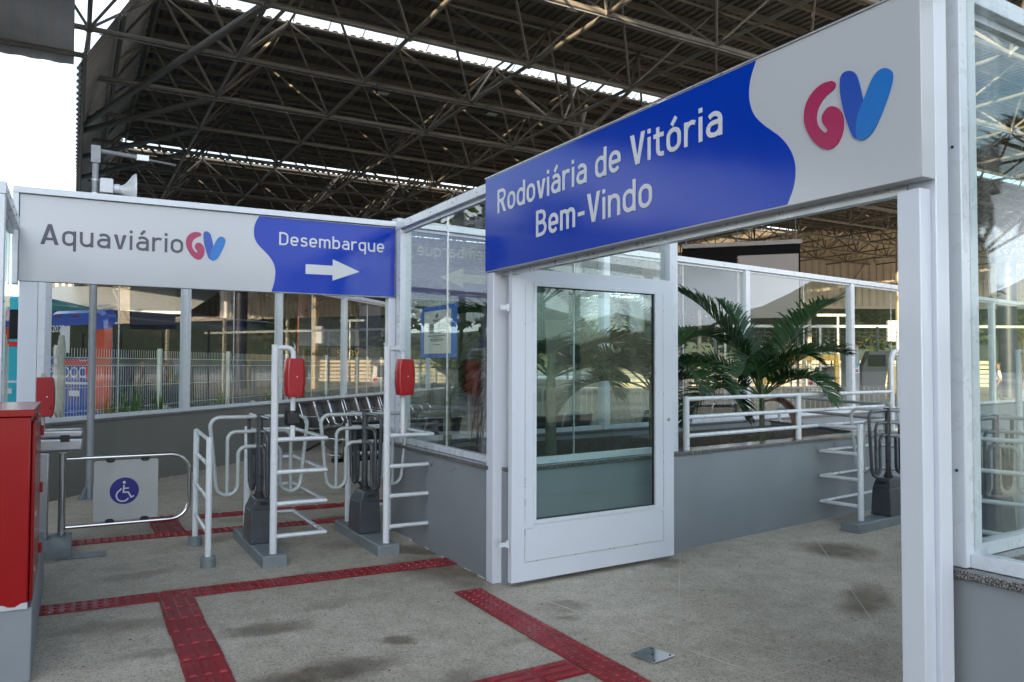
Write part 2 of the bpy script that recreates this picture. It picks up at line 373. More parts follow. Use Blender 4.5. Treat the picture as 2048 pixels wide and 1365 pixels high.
# ------------------------------------------------------------------ ground, floor, hill
o = MB().box(-600, 600, -600, 900, -.9, -.3).build('ground', 'gravel'); struct(o)
fl = [(-10, -8), (-8.6, -4.0), (-5.36, 8.96), (-1.55, 24.3), (3, 40), (14, 62), (62, 62), (62, -8)]
o = MB().prism(fl, -.5, 0).build('floor', 'washed_concrete'); struct(o)
o = MB().prism([(-22, 12), (-7.6, 12), (-3.4, 46), (-6, 70), (-60, 70), (-60, 12)], -.42, -.292).build('road', 'gravel'); struct(o)
o = MB().box(-140, 140, -120, -9, -.4, -.28).build('pavement', 'pavement_light'); struct(o)
o = MB().box(-5, 110, 66, 140, -.4, -.28).build('pavement_far', 'pavement_light'); struct(o)
def hill():
    v = []; f = []; n = 200
    rnd = random.Random(3); ph = [rnd.uniform(0, 6.28) for _ in range(8)]
    keys = [(-60, 3.), (-36, 2.0), (-26, 2.4), (-20, 4.2), (-5, 4.8), (8, 5.2), (20, 4.6), (34, 5.0), (50, 5.6), (64, 6.6), (72, 7.2), (80, 6.1), (84, 4.6), (88, 3.5), (92, 2.6), (100, 2.2), (112, 2.7), (122, 4.0), (132, 5.6), (140, 6.9), (148, 7.2), (156, 5.2), (168, 3.2), (200, 4.), (240, 5.), (300, 3.)]  # ridge ahead of the camera is added to darken the bright horizon
    for i in range(n + 1):
        az = -60 + 360 * i / n
        for k in range(len(keys) - 1):
            if keys[k][0] <= az <= keys[k + 1][0]:
                t = (az - keys[k][0]) / (keys[k + 1][0] - keys[k][0]); t = t * t * (3 - 2 * t); el = keys[k][1] * (1 - t) + keys[k + 1][1] * t
        el += .22 * math.sin(az * 1.7 + ph[0]) + .12 * math.sin(az * 4.3 + ph[1]) + .07 * math.sin(az * 11 + ph[2])
        h = 420 * math.tan(R(el))
        for (r, k) in ((300, 0.), (330, .35), (370, .75), (420, 1.), (520, .9)):
            v.append((r * math.sin(R(az)), r * math.cos(R(az)), -1 + h * k * (1 + .05 * math.sin(az * 3 + r))))
    for i in range(n):
        for j in range(4): f.append((i * 5 + j, i * 5 + j + 1, (i + 1) * 5 + j + 1, (i + 1) * 5 + j))
    struct(MB().add(v, f).build('hill', 'hill_forest', smooth=True, ang=80))
hill()

# ------------------------------------------------------------------ roof : double layer space frame under corrugated sheet
ZL, ZU, ZS = 9.0, 10.83, 11.12
roof = thing('terminal_roof', 'huge dark corrugated terminal roof on a tubular steel space frame with bright skylight strips', 'roof', (0, 0, 0))
roof.rotation_euler = (0, 0, 0)
LA = [3.4 + 3.29 * i for i in range(-1, 29)]      # lower chord positions along A
LB = [.2 + 3.2 * i for i in range(-9, 21)]    # b < 0 : the wing over the left yard    # lower nodes along B
EDGE_A = LA[6]                                # roof left of b=.2 stops here
def sheet(a0, a1, b0, b1, name='roof_sheet'):
    P = .27; m = MB(); n = int((b1 - b0) / P); v = []
    prof = [(0, 0), (.09, 0), (.12, .045), (.24, .045)]
    for a in (a0, a1):
        for i in range(n):
            for (dx, dz) in prof: v.append(ab(a, b0 + i * P + dx, ZS + dz))
    k = n * 4; m.add(v, [(i, i + 1, k + i + 1, k + i) for i in range(k - 1)])
    o = m.build(name, 'roof_sheet', roof)
    s_ = o.modifiers.new('solid', 'SOLIDIFY'); s_.thickness = .012; s_.offset = 1
STR = [(21.05, 22.1), (37.2, 38.7), (53.9, 54.9), (70.3, 71.3)]
edges = [-.9] + [x for s_ in STR for x in s_] + [96.]
for i in range(0, len(edges), 2):
    a0, a1 = edges[i], edges[i + 1]
    if i == 0: sheet(6.4, EDGE_A - 1.65, -29, 1.6); sheet(a0, a1, 1.45, 9.9); sheet(8.2, a1, 9.64, 62)  # near edges lie out of view
    else: sheet(a0, a1, 1.45, 62)
for (a0, a1) in STR:
    m = MB(); k = 40
    v = []
    for j in range(5):
        t = j / 4; a = a0 + (a1 - a0) * t; z = ZS + .05 + .18 * math.sin(math.pi * t)
        v += [ab(a, 1.8, z), ab(a, 62, z)]
    m.add(v, [(2 * j, 2 * j + 1, 2 * j + 3, 2 * j + 2) for j in range(4)])
    m.build('skylight', 'skylight_sheet', roof)
    m = MB(); b = 2.2
    while b < 62:
        m.tube([ab(a0 + (a1 - a0) * j / 4, b, ZS + .03 + .18 * math.sin(math.pi * j / 4)) for j in range(5)], .018, 4); b += 1.02
    m.build('skylight_rib', 'truss_paint', roof)
    for a in (a0 - .09, a1 + .09):
        m = MB(); p, q = ab(a - .08, 1.8), ab(a + .08, 1.8); r_, s_ = ab(a + .08, 62), ab(a - .08, 62)
        m.prism([p[:2], q[:2], r_[:2], s_[:2]], ZS - .06, ZS - .01); m.build('gutter', 'truss_paint', roof)
rt = .06
for a in LA:
    b0 = LB[0] if 6 < a < EDGE_A + .1 else .2
    b9 = 9.8 if a < 8 else 62
    MB().tube([ab(a, b0, ZL), ab(a, b9, ZL)], .066, 8).build('lower_chord', 'truss_paint', roof, smooth=True)
    m = MB()
    for b in LB:
        if b < b0 - .1 or b > b9 + .1: continue
        for da in (-1.645, 1.645):
            for db in (-1.6, 1.6):
                if a + da < -1.6 or (b + db < 1.5 and a + da > EDGE_A) or a + da > 97: continue
                m.tube([ab(a, b, ZL), ab(a + da, b + db, ZU)], .036 if (a * 7 + b * 3) % 1 > .2 else .045, 6)
        x, y, _ = ab(a, b); m.lathe([(.03, -.10), (.10, -.05), (.10, .05), (.03, .10)], 8, (x, y, ZL))
    m.build('truss_web', 'truss_paint', roof, smooth=True)
for a in [3.4 - 1.645 + 3.29 * i for i in range(0, 28)]:
    b0 = LB[0] if 6 < a < EDGE_A else 1.8
    b9 = 8.2 if a < 8 else 61
    MB().tube([ab(a, b0, ZU), ab(a, b9, ZU)], .042, 6).build('upper_chord', 'truss_paint', roof, smooth=True)
    m = MB(); b = b0
    for da in (0, 1.2, 2.2):
        if any(s0 - .1 < a + da < s1 + .1 for s0, s1 in STR): continue
        p = [ab(a + da - .05, b0), ab(a + da + .05, b0), ab(a + da + .05, b9 + .5), ab(a + da - .05, b9 + .5)]
        if a + da > EDGE_A and a < EDGE_A: p[0] = ab(a + da - .05, 1.8); p[1] = ab(a + da + .05, 1.8)
        m.prism([q[:2] for q in p], ZS - .16, ZS - .012)
    m.build('purlin', 'truss_paint', roof)
for b in LB:
    a1 = LA[-1] if b > .1 else EDGE_A
    MB().tube([ab(LA[0] if 0 < b < 10 else LA[3], b, ZL), ab(a1, b, ZL)], .05, 8).build('cross_chord', 'truss_paint', roof, smooth=True)
for b in LB[:-1]:
    a1 = LA[-1] if b > -1 else EDGE_A - 1.6
    MB().tube([ab((LA[0] if 0 < b < 8 else LA[2]) + 1.6, b + 1.6, ZU), ab(a1, b + 1.6, ZU)], .034, 6).build('upper_cross_chord', 'truss_paint', roof, smooth=True)
# sloping edge cladding : along A at b=.2 .. 1.8, and along B at the notch
def cladding(p0, p1, top_off, zt, zb, L):
    d = (Vector(p1) - Vector(p0)); n = int(d.length / .24); m = MB(); v = []
    for i in range(n * 2):
        k = (i // 2 + (.12 if i % 2 else 0) / .24 * 1.0) * .24 / d.length
        base = Vector(p0) + d * ((i // 2) * .24 + (i % 2) * .12) / d.length
        o_ = .0 if i % 4 in (0, 1) else .05
        for jz, (ox, oy), z in ((0, (0, 0), zb), (1, top_off, zt)):
            nx, ny = -d.y / d.length, d.x / d.length
            v.append((base.x + ox + nx * o_, base.y + oy + ny * o_, z))
    m.add(v, [(2 * i, 2 * i + 1, 2 * i + 3, 2 * i + 2) for i in range(n * 2 - 1)])
    o = m.build('edge_cladding', 'cladding_sheet', roof); s_ = o.modifiers.new('solid', 'SOLIDIFY'); s_.thickness = .01
    return o
pA0, pA1 = Vector(ab(EDGE_A + .25, .02)[:2]), Vector(ab(96, .02)[:2])
cladding(pA0, pA1, tuple(BR * 1.75), ZS + .1, ZL - .75, 0)
pB0, pB1 = Vector(ab(EDGE_A + .35, .1)[:2]), Vector(ab(EDGE_A + .35, -29)[:2])
cladding(pB1, pB0, tuple(-AR * 2.2), ZS + .1, ZL - .75, 0)
for z, off in ((ZL - .60, .12), (ZL + .5, .9)):
    MB().tube([ab(EDGE_A, off, z), ab(96, off, z)], .06, 6).build('edge_rail', 'truss_paint', roof, smooth=True)
    MB().tube([ab(EDGE_A + .2 - off, -29, z), ab(EDGE_A + .2 - off, .1, z)], .06, 6).build('edge_rail', 'truss_paint', roof, smooth=True)
for a in LA[6:]:
    MB().tube([ab(a, .2, ZL), ab(a, .13, ZL - .62)], .035, 6).build('edge_strut', 'truss_paint', roof)
for a in (22.3, 25.7, 29.0):
    MB().tube([ab(a + 4.4, .12, 8.45), ab(a + .85, 3.4, ZL)], .085, 10).build('edge_brace', 'truss_paint', roof, smooth=True)
MB().tube([ab(26.6, .12, 8.6), ab(16.5, 3.4, ZL)], .085, 10).build('edge_brace', 'truss_paint', roof, smooth=True)
for a in (LA[4], LA[6], LA[7]):
    MB().tube([ab(a - .05, .4 + 3.2 * k / 2, ZL - .10 - .02 * (k % 2)) for k in range(36)], .014, 5).build('conduit', 'galvanised', roof, smooth=True)
# columns
def column(a, b, mat, label, r=.22, gz=0., zt=ZL, name='roof_column'):
    x, y, _ = ab(a, b); t = thing(name, label, 'column', (x, y, gz), 59., 'columns holding up the terminal roof')
    MB().lathe([(r, 0), (r, zt - gz - 1.9)], 14).build('shaft', mat, t, smooth=True)
    m = MB()
    for sx in (-1, 1):
        for sy in (-1, 1):
            m.tube([(0, 0, zt - gz - 2.0), (1.5 * sx, 1.5 * sy, zt - gz - .02)], .07, 8)
    m.build('strut', mat, t, smooth=True)
    MB().lathe([(r * 1.5, zt - gz - 2.1), (r * 1.6, zt - gz - 1.85), (r * .8, zt - gz - 1.7)], 14).build('capital', mat, t, smooth=True)
def column_az(az, r, mat, label, rad=.22, gz=0.):
    p = Vector((math.sin(R(az)) * r, math.cos(R(az)) * r))
    M = Matrix(((AR.x, BR.x), (AR.y, BR.y))).inverted() @ p
    column(M[0], M[1], mat, label, rad, gz)
column(21.45, 14.6, 'truss_paint', 'slim beige steel column rising to the nearest skylight strip', .14, 0, ZU + .1)
column_az(-19.7, 60, 'navy_paint', 'dark column with a branching head seen through the glass beside the bus roof', .45)
column_az(-17.4, 64, 'screen_black', 'thin black column standing behind the dark bus front', .25)
column_az(-14.6, 58, 'column_red', 'dull red column seen through the glass left of the blue one', .5)
t = thing('blue_totem', 'tall dark blue bay totem numbered 2, seen through the glass below the blue arrow sign', 'totem', (-5.0, 26, 0), 80)
MB().box(0, .72, 0, .25, .9, 3.5).build('panel', 'column_blue', t, bevel=.02)
MB().box(.1, .2, .08, .16, 0, .9).box(.5, .6, .08, .16, 0, .9).build('leg', 'tube_dark', t)
column_az(11.8, 52, 'column_blue', 'navy column rising behind the big screens', .4)
column_az(31.9, 48, 'column_blue', 'dark blue column seen in the glass at the far right', .45)
# floodlights hung below the space frame
def floodlight(u, lab, z=ZL - .3):
    t = thing('floodlight', lab, 'floodlight', u, 61., 'floodlights hanging from the space frame')
    MB().box(-.17, .17, -.12, .12, 0, .05).build('housing', 'black_plastic', t, bevel=.01)
    MB().box(-.145, .145, -.095, .095, -.008, -.001).build('lens', 'lamp_glass', t)
    MB().tube([(-.17, 0, .03), (-.17, 0, .22), (.17, 0, .22), (.17, 0, .03)], .01, 5).tube([(0, 0, .22), (0, 0, .6)], .008, 5).build('bracket', 'black_plastic', t)
def up(u, v, z):   # where a sight line to the roof meets height z
    x = (u - 1024) / 1593; y = (682.5 - v) / 1593; cp, sp = math.cos(R(1.744)), math.sin(R(1.744))
    d = (x, cp - y * sp, sp + y * cp); k = (z - 1.55) / d[2]; return (d[0] * k, d[1] * k, z)
floodlight(up(1145, 18, 9.3), 'grey floodlight with a black rim, highest and nearest under the roof')
floodlight(up(764, 188, 8.7), 'small floodlight hanging left of centre under the dark roof')
floodlight(up(982, 229, 8.7), 'small floodlight hanging above the words on the large blue sign')

# ------------------------------------------------------------------ glazed walls
def glass_wall(name, label, loc, az, L, posts, joints, top, zw=.79, rail_h=.05, x0=0., pw=.1, base_mat='wall_grey', beam=.075, glass_to=None, cap=True):
    t = thing(name, label, 'glass wall', loc, az)
    MB().box(x0, L, 0, .15, -.02, zw).build('base_wall', base_mat, t)
    MB().box(x0 - .0, L, -.02, .17, zw + .001, zw + .031).build('coping', 'granite', t, bevel=.004)
    z0 = zw + .032; gx = glass_to or L
    for p in posts: MB().box(p - pw / 2, p + pw / 2, .02, .13, z0, top - beam).build('post', 'white_metal', t, bevel=.004)
    if cap: MB().box(x0, gx, .015, .135, top - beam + .001, top).build('top_beam', 'white_metal', t, bevel=.004)
    stops = sorted([x0] + list(posts) + [gx])
    cuts = sorted(set([x0, gx] + list(posts) + list(joints)))
    for a, b in zip(stops[:-1], stops[1:]):
        if b - a < .2: continue
        MB().box(a + pw / 2 * (a in posts), b - pw / 2 * (b in posts), .045, .105, z0, z0 + rail_h).build('bottom_rail', 'white_metal', t, bevel=.003)
        MB().box(a + pw / 2 * (a in posts), b - pw / 2 * (b in posts), .055, .095, top - beam - .03, top - beam).build('top_rail', 'white_metal', t)
    for a, b in zip(cuts[:-1], cuts[1:]):
        if b - a < .15: continue
        MB().box(a + (pw / 2 if a in posts else .003), b - (pw / 2 if b in posts else .003), .071, .079, z0 + rail_h - .005, top - beam - .025).build('pane', 'clear_glass', t)
    for p in posts[:3]:
        for z in (z0 + .35, top - .7): MB().lathe([(.006, .017), (.005, .0205)], 8, (p + .02, 0, z), 'y').build('screw', 'black_plastic', t)
    if cap:
        for k in range(1, 5): MB().lathe([(.006, .012), (.005, .0155)], 8, (x0 + (min(gx, x0 + 8) - x0) * k / 4.6, 0, top - .04), 'y').build('screw', 'black_plastic', t)
    m = MB(); rj = random.Random(int(L * 10)); xx = x0
    while xx < min(L, x0 + 7) - .1:
        w2 = rj.uniform(.03, .14)
        if rj.random() < .55: m.box(xx, xx + w2, -rj.uniform(.003, .012), -.0005, .0, rj.uniform(.003, .012))
        xx += w2
    m.build('mortar_bead', 'joint_pale', t)
    for j in joints: MB().box(j - .004, j + .004, .069, .081, z0 + rail_h, top - beam - .03).build('joint_strip', 'aluminium', t)
    return t
gC = glass_wall('glass_wall', 'long glass wall on a shade-darkened grey base with white posts in front of the mesh fence', (-5.19, 9.0), AZC, 15., [-.05, 2.45, 4.99, 7.55, 10.1, 12.6], [1.12, 3.64, 6.18, 8.68, 11.3], 3.0, .85, x0=-.1, glass_to=15., base_mat='wall_grey_shaded')
gA = glass_wall('glass_wall', 'short glass wall carrying the blue framed plaque between the two signs', (-.154, 5.764), 151.1, 0., [-1.93], [-.93], 2.9, .795, x0=-2.05)
gE = glass_wall('glass_wall', 'glass wall behind the palms on a low grey base', (-1.12, 7.80), 51.5, 17., [0.1, 2.92, 5.78, 8.7, 11.6, 14.5], [1.5, 4.4, 7.3, 10.1, 13.], 3.0, .75)
gD = thing('planter_wall', 'pale blue grey planter wall with granite coping and glass behind the open white door', 'wall', (-.007, 5.645), AZD)
MB().box(.0, 7.2, 0, .15, -.02, .79).build('base_wall', 'wall_grey', gD)
MB().box(.0, 7.2, -.018, .19, .791, .822).build('coping', 'granite', gD, bevel=.004)
MB().box(.14, 1.72, .05, .10, .823, .873).build('bottom_rail', 'white_metal', gD, bevel=.003)
MB().box(1.72, 1.82, .02, .13, .823, 2.9).build('post', 'white_metal', gD, bevel=.004)
MB().box(.12, 1.82, .02, .13, 2.901, 2.98).build('top_beam', 'white_metal', gD, bevel=.004)
MB().box(.14, .665, .071, .079, .868, 2.9).build('pane', 'clear_glass', gD)
MB().box(.673, 1.72, .071, .079, .868, 2.9).build('pane', 'clear_glass', gD)
MB().box(.665, .673, .069, .081, .873, 2.9).build('joint_strip', 'aluminium', gD)
# inner planter end wall with its own railing
gF = thing('planter_end_wall', 'low grey wall closing the planter beside the right turnstile with two thin rails', 'wall', (3.70, 11.42), 168.7)
MB().box(0, 2.45, 0, .15, 0, .75).build('base_wall', 'wall_grey', gF); MB().box(0, 2.45, -.02, .17, .751, .78).build('coping', 'granite', gF, bevel=.004)
m = MB()
for z in (.95, 1.12): m.tube([(.1, .08, z), (2.5, .08, z)], .02, 8)
m.build('rail', 'tube_light', gF, smooth=True)
m = MB(); m.tube([(.1, .08, .78), (.1, .08, 1.12)], .022, 8).tube([(2.4, .08, .78), (2.4, .08, 1.12)], .022, 8); m.build('upright', 'tube_light', gF, smooth=True)
# soil bed
n_ = Vector((-.616, .788)); dd = Vector((.788, .616))
q = [(-.02, 5.80), (5.0, 9.68), (4.2, 8.99), (3.72, 11.5), (-1.0, 7.78)]
q = [(.02, 5.84), (4.12, 9.04), (3.72, 11.3), (-.95, 7.80)]
m = MB().prism(q, .2, .72); o = m.build('planter_soil', 'soil'); tag(o, kind='stuff'); o['label'] = 'dry soil bed of the palm planter'; 
# right hand glass corner
gR = glass_wall('glass_wall', 'near right glass wall with a chipped white corner post on a dark granite coping', (1.565, 2.975), 148., 4., [.06], [2.], 3.06, .79, pw=.1)
gP = glass_wall('glass_wall', 'bluish glass wall running away from the corner post at the right edge', (1.66, 2.93), 57.4, 9., [3., 6., 8.9], [1.5, 4.5], 3.02, .79, x0=.05)
# near left glass wall
gL = glass_wall('glass_wall', 'pale glass wall at the left edge behind the red cabinet', (-2.955, 4.65), AZA, 1.46, [0.05], [], 2.62, .79)
# cement block and red cabinet
def bf(a, b, z=0.): p = A * a + B * b; return (p.x, p.y, z)
t = thing('cement_plinth', 'blue grey painted block under the red cabinet', 'plinth', bf(4.57, -.15), AZB)
MB().box(-1.1, 0, 0, 2.02, 0, .36).build('block', 'wall_grey', t, bevel=.008)
t = thing('red_cabinet', 'glossy red steel cabinet with worn white lower edge at the left foreground', 'cabinet', bf(4.56, -.155, .361), AZB)
MB().box(-1.05, -.015, 0, .92, .0, .93).build('body', 'red_enamel', t, bevel=.006)
MB().box(-1.06, .0, -.015, .93, .931, .965).build('lid', 'red_enamel', t, bevel=.004)
MB().box(-.0145, .004, .05, .87, .02, .9).build('door', 'red_enamel', t, bevel=.006)
MB().tube([(-.62, -.003, .52), (-.62, -.02, .52), (-.62, -.02, .60), (-.62, -.003, .60)], .006, 6).build('front_handle', 'steel_brushed', t)
for z in (.12, .47, .80): MB().lathe([(.011, -.03), (.011, .03)], 8, (.008, .86, z)).build('hinge', 'red_plastic', t)
for z in (.14, .42): MB().box(-.012, .01, .16, .18, z, z + .02).lathe([(.008, 0), (.008, .05)], 8, (.0, .17, z + .01), 'y').build('latch', 'steel_brushed', t)
m = MB(); pts = [(-1.05, 0)] + [(-1.05 + 1.035 * i / 40, .035 + .03 * math.sin(i * 1.3) * math.sin(i * .37) * .35 + random.uniform(-.006, .006) - .012) for i in range(41)] + [(-.015, 0)]
m.slab(pts, -.003, -.0005); m.build('worn_edge', 'vinyl_white', t)

# ------------------------------------------------------------------ stroke lettering (monoline sign alphabet)
SW = .122; XH = .73; h_ = SW / 2; T_ = XH - h_; L_ = h_; R_ = .4725; C_ = .27; r_0 = .2025
def stad(L, Rr, Bt, Tp):
    c = (L + Rr) / 2; r = (Rr - L) / 2
    return arc(c, Tp - r, r, 0, 180) + arc(c, Bt + r, r, 180, 360)
def glyph(ch):
    """strokes [(points, closed)], polygons, advance"""
    S = []; P = []; w_ = .54
    acc = {'á': 'a', 'ó': 'o', 'ã': 'a', 'í': 'i'}.get(ch)
    if acc:
        S, P, w_ = glyph(acc); S = list(S); S.append(([(.20, .82), (.36, 1.03)], False)); return S, P, w_
    if ch == 'o': S = [(stad(L_, R_, h_, T_), True)]
    elif ch == 'a': S = [(arc(C_, T_ - r_0, r_0, 140, 0) + [(R_, 0)], False), ([(R_, .415), (.24, .415)] + arc(.24, .2413, .1737, 90, 270)[1:] + [(.28, h_)] + arc(.28, h_ + .1925, .1925, 270, 360)[1:], False)]
    elif ch == 'd': S = [(stad(L_, R_, h_, T_), True), ([(R_, 0), (R_, 1)], False)]
    elif ch == 'b': S = [(stad(L_, R_, h_, T_), True), ([(L_, 0), (L_, 1)], False)]
    elif ch == 'q': S = [(stad(L_, R_, h_, T_), True), ([(R_, -.26), (R_, XH)], False)]
    elif ch == 'e': S = [([(L_, .355), (R_, .355)], False), ([(R_, .30), (R_, T_ - r_0)] + arc(C_, T_ - r_0, r_0, 0, 180)[1:] + arc(C_, h_ + r_0, r_0, 180, 325), False)]
    elif ch == 'u': S = [([(L_, XH)] + arc(C_, h_ + r_0, r_0, 180, 360) + [(R_, XH)], False), ([(R_, .3), (R_, 0)], False)]
    elif ch == 'n': S = [([(L_, 0), (L_, XH)], False), (arc(C_, T_ - r_0, r_0, 180, 0) + [(R_, 0)], False)]
    elif ch == 'm':
        S = [([(L_, 0), (L_, XH)], False), (arc(L_ + .165, T_ - .165, .165, 180, 0) + [(L_ + .33, 0)], False), (arc(L_ + .495, T_ - .165, .165, 180, 0) + [(L_ + .66, 0)], False)]; w_ = .795
    elif ch == 'r': S = [([(L_, 0), (L_, XH)], False), (arc(C_, T_ - r_0, r_0, 180, 55), False)]; w_ = .40
    elif ch == 'i': S = [([(L_, 0), (L_, XH)], False), ([(L_, .85), (L_, .99)], False)]; w_ = .135
    elif ch == 'v': P = [[(0, XH), (.145, XH), (.255, .17), (.365, XH), (.51, XH), (.325, 0), (.185, 0)]]; w_ = .51
    elif ch == 'V': P = [[(0, 1), (.15, 1), (.31, .2), (.47, 1), (.62, 1), (.385, 0), (.235, 0)]]; w_ = .62
    elif ch == 'A': P = [[(0, 0), (.15, 0), (.41, 1), (.265, 1)], [(.675, 0), (.525, 0), (.265, 1), (.41, 1)], [(.16, .215), (.52, .215), (.49, .34), (.19, .34)]]; w_ = .675
    elif ch == 't': S = [([(.16, .93)] + arc(.33, h_ + .17, .17, 180, 270) + [(.39, h_)], False), ([(0, T_), (.38, T_)], False)]; w_ = .39
    elif ch == 's': S = [([(.42, .60), (.34, T_ - .01), (.22, T_)] + arc(.21, .5275, .135, 90, 270)[1:] + [(.27, .375)] + arc(.27, .2213, .1537, 90, -90)[1:] + [(.17, h_ + .005), (.05, .13)], False)]; w_ = .47
    elif ch == 'R': S = [([(L_, 0), (L_, 1)], False), ([(L_, 1 - h_), (.32, 1 - h_)] + arc(.32, 1 - h_ - .2125, .2125, 90, -90)[1:] + [(L_, 1 - h_ - .425)], False)]; P = [[(.25, .47), (.39, .50), (.62, 0), (.46, 0)]]; w_ = .62
    elif ch == 'B': S = [([(L_, 0), (L_, 1)], False), ([(L_, 1 - h_), (.30, 1 - h_)] + arc(.30, .73, .2025, 90, -90)[1:] + [(L_, .5275)], False), ([(L_, .5275), (.32, .5275)] + arc(.32, .2975, .23, 90, -90)[1:] + [(L_, h_)], False)]; w_ = .615
    elif ch == 'D': S = [([(L_, 0), (L_, 1)], False), ([(L_, 1 - h_), (.27, 1 - h_)] + arc(.27, 1 - h_ - .27, .27, 90, 0)[1:] + arc(.27, h_ + .27, .27, 0, -90) + [(L_, h_)], False)]; w_ = .61
    elif ch == '-': S = [([(.03, .40), (.34, .40)], False)]; w_ = .37
    elif ch == ' ': w_ = .2
    return S, P, w_
def lettering(text, x, z, width, cap, mat, parent, y=-.004, depth=.004, name='letter'):
    tot = sum(glyph(c)[2] + .115 for c in text) - .115; k = width / (tot * cap); cx = x
    for c in text:
        S, P, w_ = glyph(c)
        if S or P:
            m = MB(); i = 0
            for pts, cl in S:
                m.ribbon([(cx + px * cap * k, z + pz * cap) for px, pz in pts], SW * cap * (1 + k) / 2, y - i * .0002, y + depth, cl); i += 1
            for pts in P:
                m.slab([(cx + px * cap * k, z + pz * cap) for px, pz in pts], y - i * .0002, y + depth); i += 1
            m.build(name, mat, parent)
        cx += (w_ + .115) * cap * k
def text_mesh(s, size, loc, rot, mat, parent, name='lettering', ext=.002, align='CENTER', mx=1.):
    cu = bpy.data.curves.new('t', 'FONT'); cu.body = s; cu.size = size; cu.extrude = ext; cu.align_x = align
    o = bpy.data.objects.new('t', cu); col.objects.link(o); bpy.context.view_layer.update()
    me = bpy.data.meshes.new_from_object(o.evaluated_get(bpy.context.evaluated_depsgraph_get())); bpy.data.objects.remove(o); bpy.data.curves.remove(cu)
    me.materials.clear(); me.materials.append(MATS[mat]); n = bpy.data.objects.new(name, me); col.objects.link(n); n.parent = parent
    n.location = loc; n.rotation_euler = rot; n.scale = (mx, 1, 1); return n
LOGO_G = [(2.985, 2.682), (2.998, 2.682), (3.012, 2.670), (3.014, 2.655), (3.004, 2.644), (2.98, 2.636), (2.952, 2.620), (2.931, 2.598), (2.921, 2.571), (2.920, 2.540), (2.931, 2.513), (2.955, 2.487), (2.969, 2.480), (2.976, 2.488), (2.970, 2.500), (2.954, 2.519), (2.946, 2.539), (2.950, 2.557), (2.962, 2.572), (2.979, 2.581), (2.999, 2.580), (3.023, 2.567), (3.042, 2.541), (3.050, 2.508), (3.049, 2.478), (3.040, 2.450), (3.022, 2.424), (2.997, 2.411), (2.970, 2.413), (2.942, 2.427), (2.910, 2.455), (2.881, 2.496), (2.863, 2.535), (2.857, 2.572), (2.863, 2.613), (2.885, 2.650), (2.920, 2.675), (2.955, 2.685)]
LOGO_1 = [(3.034, 2.66), (3.037, 2.683), (3.05, 2.697), (3.072, 2.697), (3.093, 2.689), (3.108, 2.672), (3.117, 2.649), (3.129, 2.601), (3.138, 2.558), (3.128, 2.541), (3.115, 2.513), (3.107, 2.479), (3.105, 2.447), (3.108, 2.424), (3.102, 2.424), (3.09, 2.435), (3.075, 2.471), (3.056, 2.525), (3.043, 2.578), (3.035, 2.621)]
LOGO_2 = [(3.138, 2.558), (3.163, 2.606), (3.181, 2.636), (3.199, 2.652), (3.221, 2.658), (3.242, 2.652), (3.258, 2.638), (3.265, 2.62), (3.262, 2.595), (3.25, 2.561), (3.223, 2.502), (3.201, 2.462), (3.183, 2.435), (3.161, 2.417), (3.138, 2.41), (3.123, 2.411), (3.108, 2.424), (3.105, 2.447), (3.107, 2.479), (3.115, 2.513), (3.128, 2.541)]
def smooth_loop(p, it=2):
    for _ in range(it):
        q = []
        for i in range(len(p)):
            a, b = Vector(p[i]), Vector(p[(i + 1) % len(p)]); q += [tuple(a * .75 + b * .25), tuple(a * .25 + b * .75)]
        p = q
    return p
def smooth_open(p, it=2):
    for _ in range(it):
        q = [p[0]]
        for i in range(len(p) - 1):
            a, b = Vector(p[i]), Vector(p[i + 1]); q += [tuple(a * .75 + b * .25), tuple(a * .25 + b * .75)]
        p = q + [p[-1]]
    return p
def logo(parent, f, y, dep):
    for nm, pts, mt, dy in (('logo_letter', LOGO_G, 'logo_pink', 0), ('logo_letter', LOGO_1, 'logo_blue', 0), ('logo_letter', LOGO_2, 'logo_sky', -.0006)):
        MB().slab([f(*p) for p in smooth_loop(pts)], y + dy, y + dep).build(nm, mt, parent)

# large sign over the main entrance
ps = (-.18, 5.75)
t = thing('overhead_sign', 'large blue and white sign reading Rodoviária de Vitória Bem-Vindo over the right entrance', 'sign', ps, 151.1)
MB().box(-.036, 3.372, 0, .075, 2.222, 2.905).build('panel', 'vinyl_white', t, bevel=.003)
MB().box(.08, 3.26, .076, .12, 2.19, 2.24).build('back_rail', 'aluminium', t)
wave = [(2.597, 2.902), (2.573, 2.858), (2.556, 2.812), (2.551, 2.757), (2.559, 2.708), (2.583, 2.655), (2.631, 2.605), (2.684, 2.563), (2.729, 2.526), (2.768, 2.481), (2.795, 2.435), (2.81, 2.384), (2.808, 2.332), (2.794, 2.283), (2.764, 2.229)]
MB().slab([(-.029, 2.229), (-.029, 2.898)] + [(x, min(z, 2.898)) for x, z in smooth_open(wave)], -.0025, .001).build('blue_field', 'vinyl_blue', t)
MB().box(-.036, 3.372, -.006, -.001, 2.905, 2.912).build('trim', 'aluminium', t)
lettering('Rodoviária de Vitória', .165, 2.622, 2.225, .165, 'letter_white', t, y=-.007, depth=.0045)
lettering('Bem-Vindo', .70, 2.378, 1.18, .17, 'letter_white', t, y=-.007, depth=.0045)
logo(t, lambda x, z: (x, z), -.006, .0055)
